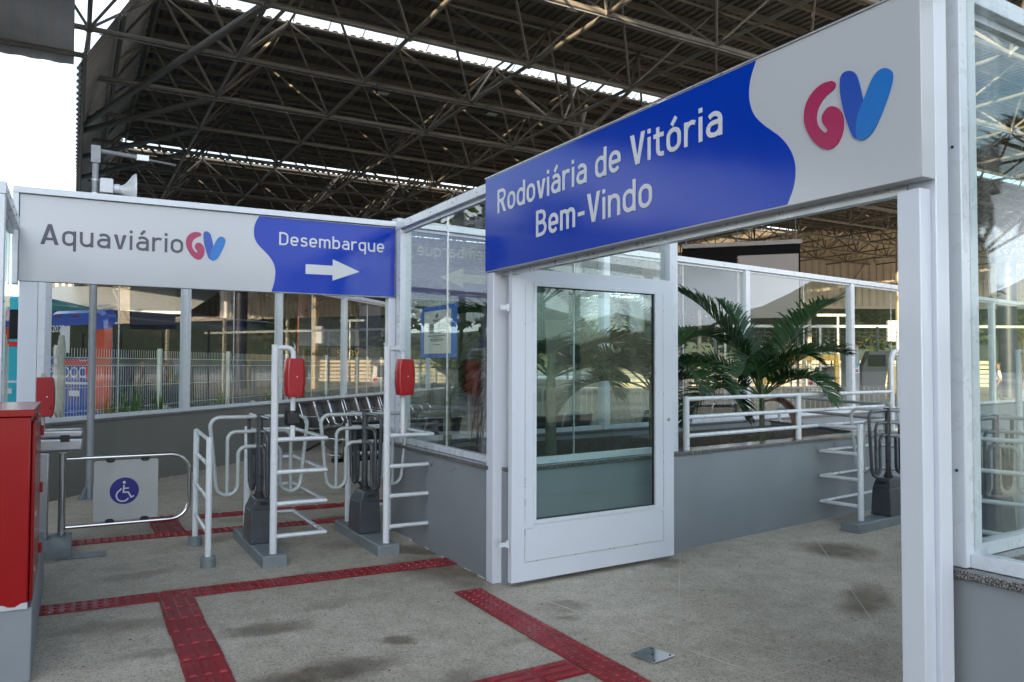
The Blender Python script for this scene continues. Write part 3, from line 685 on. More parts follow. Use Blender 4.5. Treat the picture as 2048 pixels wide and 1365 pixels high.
# sign over the left entrance
pl = (-1.1, 7.545)
t = thing('overhead_sign', 'long white sign reading Aquaviário with a blue Desembarque arrow over the turnstiles', 'sign', pl, AZB)
MB().box(-3.055, -.01, 0, .08, 2.185, 2.855).build('panel', 'vinyl_white', t, bevel=.003)
MB().box(-3.10, .02, -.03, .12, 2.858, 2.908).build('top_beam', 'white_metal', t, bevel=.003)
MB().box(-3.10, -3.06, -.028, .12, 2.16, 2.856).build('end_flange', 'white_metal', t, bevel=.003)
lw_ = [(-1.270, 2.85), (-1.305, 2.79), (-1.319, 2.72), (-1.312, 2.65), (-1.28, 2.594), (-1.22, 2.54), (-1.165, 2.48), (-1.134, 2.42), (-1.127, 2.35), (-1.137, 2.27), (-1.16, 2.192)]
MB().slab([(-.018, 2.848), (-.018, 2.192)] + [(x, min(2.848, z)) for x, z in smooth_open(lw_)][::-1], -.0025, .001).build('blue_field', 'vinyl_blue', t)
lettering('Aquaviário', -2.915, 2.476, 1.03, .160, 'letter_grey', t, y=-.0035, depth=.003)
lettering('Desembarque', -1.10, 2.607, .975, .115, 'letter_white', t, y=-.006, depth=.003)
MB().slab([(-.864, 2.452), (-.864, 2.364), (-.617, 2.366), (-.617, 2.316), (-.363, 2.412), (-.617, 2.512), (-.617, 2.452)], -.006, -.0028).build('arrow', 'letter_white', t)
sx = .318 / .408; logo(t, lambda x, z: (-1.868 + (x - 2.857) * sx, 2.43 + (z - 2.411) * .86), -.0035, .003)

# portals
t = thing('entrance_portal', 'white steel posts carrying the large blue sign', 'portal', ps, 151.1)
MB().box(-.03, .072, .0125, .15, 0, 2.218).build('post', 'door_white', t, bevel=.004)
MB().box(3.262, 3.3535, .0125, .0755, 0, 2.188).box(3.262, 3.3725, .0765, .15, 0, 3.06).build('post', 'door_white', t, bevel=.004)
t = thing('entrance_portal', 'white posts carrying the long Aquaviário sign', 'portal', pl, AZB)
MB().box(-3.05, -2.925, .01, .13, 0, 2.184).build('post', 'door_white', t, bevel=.004)
MB().box(-.07, .0, .01, .11, 0, 2.184).build('post', 'door_white', t, bevel=.004)

# open door
t = thing('door', 'open white steel door with a tall glass pane folded back against the planter wall', 'door', (-.024, 5.615), 56.9)
Wd = 1.555; z0, z1 = .035, 2.235
gx0, gx1, gz0, gz1 = .185, 1.372, .425, 2.145
m = MB(); m.box(0, gx0, -.045, 0, z0, z1).box(gx1, Wd, -.045, 0, z0, z1).box(gx0, gx1, -.045, 0, z0, gz0).box(gx0, gx1, -.045, 0, gz1, z1)
m.build('leaf', 'door_white', t)
m = MB()
for (a, b, c, d) in ((gx0, gx1, gz0, gz0 + .028), (gx0, gx1, gz1 - .028, gz1), (gx0, gx0 + .022, gz0 + .028, gz1 - .028), (gx1 - .022, gx1, gz0 + .028, gz1 - .028)): m.box(a, b, -.052, -.01, c, d)
m.build('glazing_bead', 'white_metal', t, bevel=.002)
m = MB()
for (a, b, c, d) in ((gx0 + .02, gx1 - .02, gz0 + .026, gz0 + .034), (gx0 + .02, gx1 - .02, gz1 - .034, gz1 - .026), (gx1 - .028, gx1 - .02, gz0 + .03, gz1 - .03)): m.box(a, b, -.036, -.016, c, d)
m.build('gasket', 'rubber', t)
MB().box(gx0 + .015, gx1 - .015, -.029, -.022, gz0 + .02, gz1 - .02).build('pane', 'door_glass', t)
m = MB()
for (a, b, c, d) in ((.11, 1.445, .165, .169), (.11, .114, .169, .40), (1.441, 1.445, .169, .40), (.11, .18, .396, .40), (1.38, 1.445, .396, .40)): m.box(a, b, -.0475, -.0445, c, d)
m.box(.11, .114, -.0475, -.0445, .43, 2.13).box(1.441, 1.445, -.0475, -.0445, .43, 2.13).build('weld_seam', 'aluminium', t)
for z in (.28, 1.93): MB().lathe([(.011, z), (.011, z + .05)], 8, (-.018, -.02, 0)).box(-.09, -.012, -.03, -.02, z + .01, z + .04).build('hinge', 'door_white', t)
MB().lathe([(.014, -.053), (.014, -.0445)], 12, (1.50, 0, 1.12), 'y').build('lock', 'steel_brushed', t, smooth=True)

# plaque
t = thing('plaque', 'steel inauguration plaque on a blue board fixed to the glass', 'plaque', (-.897, 7.119, 0), 151.1)
MB().box(0, .765, .085, .093, 1.612, 2.058).build('board', 'plaque_blue', t, bevel=.002)
MB().box(.10, .66, .078, .0845, 1.648, 2.018).build('steel_sheet', 'plaque_steel', t)
rot = (R(90), 0, 0)
lines = [('GOVERNO DO ESTADO', .011, 1.932), ('DO ESPÍRITO SANTO', .011, 1.920), ('ESTAÇÃO DO AQUAVIÁRIO', .021, 1.892), ('GOVERNADOR ÉLCIO ÁLVARES', .021, 1.873), ('RODOVIÁRIA DE VITÓRIA', .021, 1.854), ('José Renato Casagrande', .021, 1.826), ('Governador do Estado', .010, 1.815), ('Ricardo de Rezende Ferraço', .021, 1.795), ('Vice-Governador do Estado', .010, 1.784), ('Fábio Ney Damasceno', .021, 1.764), ('Secretário de Mobilidade e Infraestrutura', .010, 1.753), ('Vitória, Espírito Santo', .012, 1.72)]
for s_, sz, z in lines: text_mesh(s_, sz, (.38, .0772, z), rot, 'ink', t, ext=.0006, mx=1.5)
m = MB()
for k in range(9):
    a = k * 40; m.ribbon(arc(.38 + .018 * math.cos(R(a)), 1.975 + .012 * math.sin(R(a)), .012, a, a + 200, 5), .003, .0765, .078)
m.build('crest', 'ink', t)
for x in (.02, .745):
    for z in (1.63, 2.04): MB().lathe([(.006, .081), (.006, .085)], 8, (x, 0, z), 'y').build('screw', 'steel_brushed', t)

# railing on the planter wall
t = thing('railing', 'white three bar railing on the granite coping in front of the palm', 'railing', (-.007, 5.645, .822), AZD)
xs = [2.0, 3.72, 5.62]
for z in (.44, .28, .118): MB().tube([(xs[0], .085, z), (5.62, .085, z)], .019, 8).build('bar', 'tube_white', t, smooth=True)
for x in xs[:2]: MB().tube([(x, .085, 0), (x, .085, .46)], .028, 10).build('upright', 'tube_white', t, smooth=True)
MB().tube([(5.62, .085, 0), (5.62, .085, .80)] + [(5.62 + .1 - p[0], .085, .80 + p[1]) for p in arc(0, 0, .1, 0, 90, 5)][1:] + [(6.1, .085, .90)], .03, 10).build('bent_post', 'tube_white', t, smooth=True)

# ------------------------------------------------------------------ turnstiles
def arm(parent, ang, mat, zt):
    d = Vector((math.cos(R(ang)), math.sin(R(ang)), 0))
    def P(r, z): return tuple(d * r + Vector((0, 0, z)))
    def arc3(cr, cz, r, a0, a1, n=6): return [P(cr + r * math.cos(R(a0 + (a1 - a0) * i / n)), cz + r * math.sin(R(a0 + (a1 - a0) * i / n))) for i in range(n + 1)]
    m = MB()
    m.tube([P(.02, zt)] + arc3(.315, zt - .075, .075, 90, 0) + [P(.345, .60)] + arc3(.255, .565, .085, -5, -90) + arc3(.255, .565, .085, -90, -178) + [P(.17, zt - .33)] + arc3(.105, zt - .31, .065, 0, 90) + [P(.02, zt - .245)], .0165, 8)
    m.tube([P(.02, zt - .12)] + arc3(.19, zt - .185, .065, 90, 0) + [P(.255, .49)], .0155, 8)
    m.build('arm', mat, parent, smooth=True, ang=60)
def turnstile(loc, az, label, side=-1, tall='front', holder=False, x0=-.08, x1=1.15, xc=.53):
    t = thing('turnstile', label, 'turnstile', loc, az, 'turnstiles at the entrances')
    m = MB(); m.box(x0, x1, -.095, .095, -.01, .09); m.build('kerb', 'kerb_grey', t, bevel=.012)
    m = MB(); bx0, bx1 = xc - .16, xc + .15
    m.hexa([(bx0, -.10, .095), (bx1, -.10, .095), (bx1, .10, .095), (bx0, .10, .095)], [(bx0 + .012, -.088, .36), (bx1 - .012, -.088, .36), (bx1 - .012, .088, .36), (bx0 + .012, .088, .36)])
    m.hexa([(bx0 + .012, -.088, .36), (bx1 - .012, -.088, .36), (bx1 - .012, .088, .36), (bx0 + .012, .088, .36)], [(bx0 + .012, -.085, .455), (bx1 - .05, -.085, .455), (bx1 - .05, .05, .455), (bx0 + .012, .05, .455)])
    m.build('housing', 'turnstile_dark', t, bevel=.005)
    MB().box(bx0 - .0015, bx0 + .02, -.04, .02, .405, .425).build('slot', 'black_plastic', t)
    MB().lathe([(.045, .455), (.045, .475), (.034, .48), (.034, .50)], 14, (xc, 0, 0)).build('collar', 'rubber', t, smooth=True)
    zt = 1.115
    m = MB().tube([(xc, 0, .5), (xc, 0, zt + .025)], .027, 12)
    for z in (zt, zt - .12, zt - .245): m.lathe([(.036, z - .016), (.036, z + .016)], 8, (xc, 0, 0))
    m.build('column', 'tube_dark', t, smooth=True)
    e = bpy.data.objects.new('rotor', None)
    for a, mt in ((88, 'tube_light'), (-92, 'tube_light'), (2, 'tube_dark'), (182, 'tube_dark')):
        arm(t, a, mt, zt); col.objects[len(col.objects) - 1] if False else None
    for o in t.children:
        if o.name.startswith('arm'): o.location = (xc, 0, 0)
    ys = side
    xf, xr = (0, 1.04)
    zf = 1.0; ztall = 1.705
    for z in (.218, .468, .712, .965):
        MB().tube([(xf, 0, z), (xf, .40 * ys, z), (xr, .41 * ys, z), (xr, 0, z)], .0185, 8).build('guard_rail', 'tube_white', t, smooth=True, ang=60)
    MB().tube([(xr if tall == 'front' else xf, 0, .085), (xr if tall == 'front' else xf, 0, zf)], .028, 10).build('short_post', 'tube_white', t, smooth=True)
    xt = xf if tall == 'front' else xr
    MB().tube([(xt, 0, .085), (xt, 0, ztall)], .028, 10).build('tall_post', 'tube_white', t, smooth=True)
    m = MB(); m.tube([(xt, 0, ztall - .022)] + [(xt, ys * (.085 + p[0]), ztall - .077 + p[1]) for p in arc(0, 0, .055, 90, 0, 6)] + [(xt, .14 * ys, .965)], .020, 10)
    m.build('bent_tube', 'tube_white', t, smooth=True, ang=60)
    if tall == 'front': validator(t, (xt - .03, .14 * ys, 1.30), 0)
    if holder:
        m = MB(); m.lathe([(.055, 1.075), (.06, 1.10), (.058, 1.19)], 14, (xt + .03, .14 * ys, 0)); m.box(xt - .035, xt - .02, .14 * ys - .04, .14 * ys + .045, 1.09, 1.17)
        m.build('cup_holder', 'black_plastic', t, smooth=True)
    return t
def validator(t, loc, rz, k=1.):
    # rounded box bulging sideways, face towards -x
    x, y, z = loc; m = MB(); rings = []
    prof = [(0, .066), (.03, .071), (.10, .079), (.18, .079), (.27, .072), (.298, .064)]
    def ringpts(zz, hw, x0, x1):
        r = .018; return [(x + x0, y - hw + r, z + zz), (x + x0, y + hw - r, z + zz), (x + x0 + r, y + hw, z + zz), (x + x1, y + hw, z + zz), (x + x1, y - hw, z + zz), (x + x0 + r, y - hw, z + zz)]
    v = []
    for zz, hw in prof: v += ringpts(zz * k, hw * k, -.055, .02)
    n = 6; f = [(i * n + j, i * n + (j + 1) % n, (i + 1) * n + (j + 1) % n, (i + 1) * n + j) for i in range(len(prof) - 1) for j in range(n)]
    f += [tuple(range(n))[::-1], tuple(range((len(prof) - 1) * n, len(prof) * n))]
    b = MB().add(v, f).build('card_reader', 'red_plastic', t, bevel=.007, seg=3)
    v = []
    for zz, hw in prof: v += ringpts(zz * k, hw * k * .97, .0205, .035)
    MB().add(v, f).build('back_plate', 'tube_light', b)
    MB().box(x - .0575, x - .053, y - .012, y + .012, z + .015, z + .045).build('latch', 'red_plastic', b, bevel=.003)
    MB().lathe([(.005, x - .0575), (.005, x - .054)], 8, (0, y - .01, z + .155 * k), 'x').build('indicator', 'sticker_white', b)
    return b
turnstile((-1.843, 6.205), AZA - .3, 'turnstile with a black cup holder under its red card reader, nearest the wheelchair gate', holder=True)
turnstile((-1.030, 6.590), AZA, 'turnstile with a red card reader standing against the short glass wall', xc=.56)
turnstile((3.315, 7.600), AZD, 'turnstile behind the right entrance with guard rails touching the planter wall', side=1, tall='rear', x0=-.2, x1=1.3)
turnstile((3.75, 6.55), AZD, 'turnstile seen dimly through the glass at the far right edge', side=-1, tall='rear', x0=-.2, x1=1.3)

# white ladder like barrier on two grey cylinder feet
t = thing('barrier_frame', 'low white ladder shaped barrier on two round grey concrete feet', 'barrier', (-2.325, 6.15), AZA + .8)
for x in (0, .82):
    MB().lathe([(.056, 0), (.056, .075), (.052, .08)], 18, (x, 0, 0)).build('foot', 'kerb_grey', t, smooth=True)
    MB().tube([(x, 0, .08), (x, 0, .99)], .024, 10).build('post', 'tube_white', t, smooth=True)
for z in (.985, .79, .53, .27): MB().tube([(0, 0, z - .02), (.82, 0, z)], .015, 8).build('rung', 'tube_white', t, smooth=True)

# wheelchair gate
t = thing('swing_gate', 'chrome swing gate with a frosted panel bearing a blue wheelchair symbol', 'gate', (-3.882, 6.916), AZB)
MB().tube([(0, 0, .10), (0, 0, .78)], .030, 14).build('pivot_post', 'chrome', t, smooth=True)
MB().lathe([(.034, .085), (.034, .10)], 14).tube([(-.25, 0, .05), (0, 0, .05)], .012, 8).lathe([(.02, .0), (.02, .085)], 10).build('pivot_foot', 'steel_brushed', t, smooth=True)
r = .16
pts = [(.03, 0, .725)] + [(1.025 - r + p[0], 0, .725 - r + p[1]) for p in arc(0, 0, r, 90, 0, 8)] + [(1.025 - r + p[0], 0, .135 + r + p[1]) for p in arc(0, 0, r, 0, -90, 8)] + [(.03, 0, .135)]
MB().tube(pts, .0175, 10).build('gate_arm', 'chrome', t, smooth=True, ang=60)
m = MB(); pp = []
for cx, cz, a0 in ((.74, .675, 0), (.26, .675, 90), (.26, .185, 180), (.74, .185, 270)): pp += arc(cx, cz, .02, a0, a0 + 90, 4)
m.slab(pp, -.004, .004); pan = m.build('acrylic_panel', 'frosted_acrylic', t)
s1 = MB().slab(arc(.485, .42, .118, 0, 360, 32)[:-1], -.0055, -.0045).build('symbol_disc', 'sign_navy', pan)
m = MB(); cx, cz = .485, .42
m.slab(arc(cx - .002, cz + .075, .0135, 0, 360, 12)[:-1], -.0075, -.006)
m.ribbon([(cx - .004, cz + .052), (cx - .008, cz - .012), (cx + .032, cz - .014), (cx + .055, cz - .06), (cx + .078, cz - .048)], .013, -.0076, -.006)
m.ribbon([(cx - .004, cz + .022), (cx + .036, cz + .022)], .011, -.0077, -.006)
m.ribbon([(cx - .024, cz + .022)] + arc(cx - .012, cz - .04, .052, 120, 330, 14), .012, -.0078, -.006)
m.build('wheelchair_symbol', 'letter_white', pan)
for x in (.37, .65):
    for z, s_ in ((.70, 1), (.16, -1)):
        m = MB(); m.slab([(x - .036, z + .012 * s_), (x + .036, z + .012 * s_), (x + .036, z - .008 * s_), (x + .018, z - .022 * s_), (x - .018, z - .022 * s_), (x - .036, z - .008 * s_)][::s_], -.014, .014); m.build('clamp', 'black_plastic', t, bevel=.002)
# stainless gate housing
t = thing('gate_housing', 'brushed steel drive box and leaning leg that hold the wheelchair gate', 'gate drive', (-3.882, 6.916), AZB)
MB().box(-.22, .15, -.14, .12, .805, .915).build('drive_box', 'steel_brushed', t, bevel=.018, seg=3)
MB().box(-.22, .15, -.14, .12, .919, .985).build('box_lid', 'steel_brushed', t, bevel=.018, seg=3)
MB().box(-.02, .05, -.146, -.141, .885, .945).build('latch', 'black_plastic', t)
MB().hexa([(-.16, -1.24, .06), (-.11, -1.24, .06), (-.11, -1.16, .06), (-.16, -1.16, .06)], [(-.24, -.16, .93), (-.13, -.16, .93), (-.13, -.02, .93), (-.24, -.02, .93)]) if False else None
MB().box(-.215, -.10, -.15, .08, .07, .80).build('leg', 'steel_brushed', t, bevel=.01)
MB().box(-.25, .08, -.62, .15, -.01, .07).build('foot_block', 'kerb_grey', t, bevel=.01)
t = thing('card_reader_post', 'rounded red card reader on a steel tube above the gate drive box', 'card reader', (-3.882, 6.916), AZB)
MB().tube([(-.155, -.02, .985), (-.155, -.02, 1.47)], .02, 10).build('tube', 'steel_brushed', t, smooth=True)
e = MB(); 
prof = [(0, .072), (.03, .079), (.10, .086), (.2, .086), (.3, .08), (.335, .07)]
v = []
for zz, hw in prof: v += [(-.155 - hw, -.10, 1.10 + zz), (-.155 + hw, -.10, 1.10 + zz), (-.155 + hw + .004, -.04, 1.10 + zz), (-.155 + hw, .0, 1.10 + zz), (-.155 - hw, .0, 1.10 + zz), (-.155 - hw - .004, -.04, 1.10 + zz)]
n = 6; f = [(i * n + j, i * n + (j + 1) % n, (i + 1) * n + (j + 1) % n, (i + 1) * n + j) for i in range(5) for j in range(n)] + [tuple(range(n))[::-1], tuple(range(30, 36))]
b = MB().add(v, f).build('card_reader', 'red_plastic', t, bevel=.01, seg=3)
MB().box(-.235, -.075, .001, .022, 1.11, 1.43).build('back_plate', 'tube_light', b, bevel=.006)
MB().lathe([(.006, -.105), (.006, -.099)], 8, (-.125, 0, 1.27), 'y').build('indicator', 'sticker_white', b)
MB().box(-.10, -.088, -.104, -.099, 1.165, 1.185).build('keyhole', 'black_plastic', b)

# loudspeaker pole
t = thing('speaker_pole', 'tall grey pole with a short arm, bolted to the slab before the long glass wall', 'pole', (-4.84, 9.18), AZB)
MB().tube([(0, 0, .01), (0, 0, 2.75)], .040, 12).build('lower_tube', 'galvanised', t, smooth=True)
MB().tube([(0, 0, 2.75), (0, 0, 4.0)], .034, 12).build('upper_tube', 'galvanised', t, smooth=True)
MB().box(-.12, .12, -.12, .12, 0, .014).build('base_plate', 'galvanised', t)
m = MB()
for k in range(4):
    c, s = math.cos(R(45 + 90 * k)), math.sin(R(45 + 90 * k)); m.add([(c * .04, s * .04, .014), (c * .14, s * .14, .014), (c * .045, s * .045, .16), (c * .04 - s * .006, s * .04 + c * .006, .014), (c * .14 - s * .006, s * .14 + c * .006, .014), (c * .045 - s * .006, s * .045 + c * .006, .16)], [(0, 1, 2), (5, 4, 3), (0, 3, 4, 1), (1, 4, 5, 2)])
m.build('gusset', 'galvanised', t)
MB().box(-.048, .048, -.048, .048, 3.88, 4.08).tube([(.03, 0, 4.03), (.44, -.02, 4.0)], .026, 10).build('arm', 'galvanised', t, smooth=True)
MB().box(.43, .56, -.045, .005, 3.965, 4.03).tube([(.52, -.02, 3.985), (.86, -.03, 3.955)], .014, 8).build('arm_tip', 'steel_brushed', t)
t = thing('loudspeaker', 'white horn loudspeaker strapped to the tall grey pole', 'loudspeaker', (-4.84, 9.18, 3.62), AZB)
MB().box(.05, .185, -.075, .045, -.085, .085).build('driver_box', 'white_metal', t, bevel=.008)
MB().lathe([(.045, .186), (.055, .20), (.058, .25), (.05, .26)], 16, (0, -.02, -.02), 'x').build('throat', 'white_metal', t, smooth=True)
hp = [(.05, .255), (.056, .28), (.08, .315), (.13, .355), (.185, .39), (.205, .41), (.207, .425), (.19, .415), (.168, .395), (.115, .37), (.065, .32), (.04, .28)]
m = MB(); m.lathe(hp, 26, (0, -.03, -.03), 'x'); o = m.build('horn', 'white_metal', t, smooth=True, ang=60)
MB().tube([(.02, 0, .06), (.05, 0, .06)], .02, 8).tube([(.02, 0, -.07), (.19, -.02, -.11), (.25, -.02, -.11)], .008, 6).lathe([(.041, -.10), (.041, -.085)], 12).lathe([(.041, .055), (.041, .07)], 12).build('bracket', 'steel_brushed', t, smooth=True)

# ------------------------------------------------------------------ waiting benches
def bench(loc, az, label, n=3):
    t = thing('waiting_bench', label, 'bench', loc, az, 'rows of black perforated seats with chrome arms')
    for i in range(n):
        x0 = i * .56
        prof = [(.04, .455), (.10, .435), (.22, .425), (.36, .425), (.44, .455), (.50, .60), (.56, .78), (.585, .87), (.60, .875)]
        m = MB(); v = []
        for (y, z) in prof: v += [(x0 + .02, -.5 + y, z), (x0 + .28, -.5 + y - .0, z - .012), (x0 + .54, -.5 + y, z)]
        m.add(v, [(3 * k + j, 3 * k + j + 1, 3 * k + j + 4, 3 * k + j + 3) for k in range(len(prof) - 1) for j in (0, 1)])
        o = m.build('seat', 'seat_black', t, smooth=True, ang=70); s_ = o.modifiers.new('s', 'SOLIDIFY'); s_.thickness = .012
        for xx in (x0 + .02, x0 + .54): MB().tube([(xx, -.5 + y, z) for y, z in prof], .010, 6).build('seat_trim', 'chrome', o, smooth=True, ang=60)
    for i in range(n + 1):
        x0 = i * .56 + (.0 if i else .0)
        MB().tube([(x0, -.06, .46), (x0, -.30, .44), (x0, -.46, .47), (x0, -.50, .54), (x0, -.46, .62), (x0, -.3, .645), (x0, -.10, .64), (x0, -.0, .66)], .012, 7).build('armrest', 'chrome', t, smooth=True, ang=60)
    MB().box(0, n * .56, -.30, -.22, .36, .41).build('beam', 'black_plastic', t)
    for x0 in (.28, n * .56 - .28):
        MB().tube([(x0, -.52, .02), (x0, -.42, .05), (x0, -.27, .20), (x0, -.26, .37)], .02, 7).tube([(x0, -.26, .2), (x0, .02, .05), (x0, .08, .02)], .02, 7).build('leg', 'black_plastic', t, smooth=True)
    return t
pC = Vector((-5.19, 9.0)); dC = Vector((math.sin(R(AZC)), math.cos(R(AZC)))); nC = Vector((dC.y, -dC.x))
for k, s_ in enumerate((5.15, 6.9, 8.65)):
    p = pC + dC * s_ + nC * .32
    bench((p.x, p.y), AZC, ['black bench nearest the camera along the long glass wall', 'second black bench along the long glass wall', 'third black bench along the long glass wall'][k])
pE = Vector((-1.12, 7.80)); dE = Vector((math.sin(R(51.5)), math.cos(R(51.5)))); nE = Vector((-dE.y, dE.x))
for s_, off, lab in ((.35, 1.9, 'black bench with chrome arms seen behind the blue framed plaque'), (2.35, 1.5, 'black bench with chrome arms seen through the door glass'), (5.2, 1.6, 'black bench behind the left leaves of the front palm'), (7.0, 2.1, 'black bench behind the dry fronds of the front palm')):
    p = pE + dE * (s_ + 1.7) + nE * off
    bench((p.x, p.y), 51.5 + 180, lab)

# ------------------------------------------------------------------ tactile paving
def strip(name, label, p0, az, L, W, pattern, step=.25, z=.004):
    m = MB(); x = 0
    while x < L - .01:
        x1 = min(L, x + step); jz = random.uniform(0, .0012); jy = random.uniform(-.004, .004)
        m.box(x + .0025, x1 - .0025, jy, W + jy, 0, .005 + jz); x = x1
    t_tiles = m
    m = t_tiles
    if pattern == 'dots':
        n = int(W / .06); x = .03
        while x < L:
            for j in range(n): m.lathe([(.019, .004), (.017, .0095), (.010, .0125)], 8, (x, (j + .5) * W / n, 0))
            x += .062
    else:
        n = max(3, int(W / .072)); x = 0
        while x < L - .05:
            for j in range(n):
                y = (j + .5) * W / n; m.hexa([(x + .02, y - .021, .004), (min(x + step - .02, L), y - .021, .004), (min(x + step - .02, L), y + .021, .004), (x + .02, y + .021, .004)],
                                             [(x + .027, y - .014, .0145), (min(x + step - .027, L), y - .014, .0145), (min(x + step - .027, L), y + .014, .0145), (x + .027, y + .014, .0145)])
            x += step
    o = m.build(name, 'tactile_red'); o.location = (*p0, z); o.rotation_euler = (0, 0, R(90 - az)); tag(o, label, 'tactile strip')
def seg(p, q, off=0): d = Vector(q) - Vector(p); return math.degrees(math.atan2(d.x, d.y)), d.length
az, L = seg((-2.87, 4.938), (-.373, 6.268)); strip('tactile_strip', 'long red dotted strip crossing the floor before the turnstiles', (-2.95, 4.90), az, L + .05, .215, 'dots')
strip('tactile_strip', 'red bar patterned strip running from the long dotted strip to the bottom edge', (-2.305, 5.250), 151.3, 1.75, .215, 'bars')
az, L = seg((-.386, 5.466), (.294, 4.234)); strip('tactile_strip', 'red dotted strip running from the door post to the lower right', (-.386, 5.466), 151.1, 2.4, .2, 'dots')
strip('tactile_strip', 'red bar patterned strip leaving the door strip towards the lower left', (.285, 4.225), 238., 1.5, .2, 'bars')
strip('tactile_strip', 'red dotted strip passing under the wheelchair gate', (-3.90, 6.74), 62.3, 2.62, .19, 'dots')
strip('tactile_strip', 'short red strip joining the two strips behind the white barrier frame', (-3.02, 7.42), -28.5, .86, -.0 + .26, 'bars')
strip('tactile_strip', 'farthest red strip, running behind the turnstiles to the short glass wall', (-3.15, 8.02), 61., 2.2, .19, 'bars')

# manhole plate, steel cover plate, joints
t = thing('floor_box_cover', 'small shiny square steel cover set in the floor near the bottom edge', 'cover plate', (.755, 4.30, .004), 140)
MB().box(-.085, .085, -.085, .085, 0, .006).build('plate', 'chrome', t, bevel=.002)
m = MB()
for x in (-.065, .065):
    for y in (-.065, .065): m.lathe([(.006, .006), (.005, .0085)], 8, (x, y, 0))
m.lathe([(.008, .006), (.007, .008)], 8); m.build('screw', 'rubber', t)
t = thing('steel_plate', 'thin grey steel plate lying beside the gate foot block', 'plate', (-3.60, 6.33, .004), 62)
MB().box(0, .36, -.02, .15, 0, .005).build('plate', 'galvanised', t, bevel=.001)
m = MB()
for p, q in (((1.368, 6.5), (.90, 4.36)), ((2.85, 7.7), (1.9, 3.6)), ((-.02, 5.60), (2.2, 2.9)), ((.25, 5.65), (2.5, 3.2)), ((.35, 5.0), (3.8, 6.4)), ((1.1, 3.9), (4.2, 5.9))):
    d = (Vector(q) - Vector(p)).normalized(); n_ = Vector((-d.y, d.x)) * .003
    m.prism([tuple(Vector(p) + n_), tuple(Vector(p) - n_), tuple(Vector(q) - n_), tuple(Vector(q) + n_)], -.001, .0012)
o = m.build('floor_joints', 'joint_pale'); o['kind'] = 'structure'

# ------------------------------------------------------------------ welded mesh fence behind the long glass wall
def mesh_fence(p0, az, L, posts, label, top=1.75, gz=-.3, pitch=.055, mat='wire_white', fold=True):
    t = thing('mesh_fence', label, 'fence', (*p0, gz), az); H = top - gz
    folds = [(.05, 0)] if not fold else []
    prof = [(0, .02)]
    for zc in (.42, H - .17) if fold else ():
        prof += [(0, zc - .05), (.045, zc), (0, zc + .05)]
    prof += [(0, H)]; prof.sort(key=lambda p: p[1])
    if fold: prof[1:4] = [(0, H * .28 - .05), (.045, H * .28), (0, H * .28 + .05)]
    edges_ = [0] + list(posts) + [L]
    w_ = .0042 if fold else .006
    k = 0
    for a, b in zip(edges_[:-1], edges_[1:]):
        m = MB(); x = a
        while x < b:
            for (y0, z0), (y1, z1) in zip(prof[:-1], prof[1:]):
                m.add([(x - w_, y0, z0), (x + w_, y0, z0), (x + w_, y1, z1), (x - w_, y1, z1), (x, y0 + w_, z0), (x, y1 + w_, z1)], [(0, 1, 2, 3), (0, 4, 5, 3), (1, 2, 5, 4)])
            x += pitch
        for z in (.03, .3, H * .28 - .05, H * .28 + .05, .95, 1.25, 1.55, H - .22, H - .12):
            if z < H: m.box(a, b, -.004, .002, z - w_, z + w_)
        m.build('mesh_panel', mat, t); k += 1
    for x in posts: MB().box(x - .03, x + .03, .01, .06, -.02, H + .03).build('post', mat, t, bevel=.004)
    return t
mesh_fence((-5.55, 9.25), 6.0, 20.5, [.45, 2.75, 5.0, 7.7, 10.2, 12.7, 15.2, 17.7], 'white welded mesh fence with folded ribs between the glass wall and the buses')
t = thing('concrete_bollard', 'mossy white round post standing in front of the mesh fence', 'post', (-5.44, 9.62, -.3), 0)
MB().lathe([(.043, 0), (.042, 2.12), (.034, 2.14), (.032, 2.19), (.015, 2.2)], 14).build('shaft', 'concrete_post', t, smooth=True)
mesh_fence((5.2, 20.5), 88., 6.5, [.05, 2.2, 4.3, 6.4], 'dark square mesh fence behind the waiting area', top=2.55, gz=0, pitch=.16, mat='tube_dark', fold=False)

# ------------------------------------------------------------------ plants
def blades(name, label, c, n, h, spread, mat, z=0, group=None, wd=.012, top=True):
    m = MB(); rnd = random.Random(int(c[0] * 100 + c[1] * 37))
    for i in range(n):
        a = rnd.uniform(0, 6.28); r0 = rnd.uniform(0, spread * .35); hh = h * rnd.uniform(.5, 1); lean = rnd.uniform(.15, .9) * spread
        x, y = c[0] + r0 * math.cos(a), c[1] + r0 * math.sin(a); dx, dy = math.cos(a), math.sin(a); wx, wy = -dy * wd, dx * wd
        v = []
        for k in range(5):
            t_ = k / 4; px = x + dx * lean * t_ ** 1.6; py = y + dy * lean * t_ ** 1.6; pz = z + hh * (t_ - .25 * t_ ** 3 * lean / spread); s = (1 - t_ ** 2) ** .7 if k < 4 else .03
            v += [(px - wx * s, py - wy * s, pz), (px + wx * s, py + wy * s, pz)]
        m.add(v, [(2 * k, 2 * k + 1, 2 * k + 3, 2 * k + 2) for k in range(4)])
    o = m.build(name, mat)
    if top: tag(o, label, 'plant', group)
    return o
m = MB(); q = [pC + dC * .0 - nC * .16, pC + dC * 14 - nC * .16, pC + dC * 14 - nC * 1.6, pC - nC * .55]
o = m.prism([tuple(p) for p in q], -.4, .52).build('planting_bed', 'soil'); struct(o)
gl = ['leftmost', 'second from the left', 'third from the left', 'fourth from the left', 'fifth from the left', 'sixth from the left', 'seventh from the left', 'eighth from the left', 'ninth from the left']
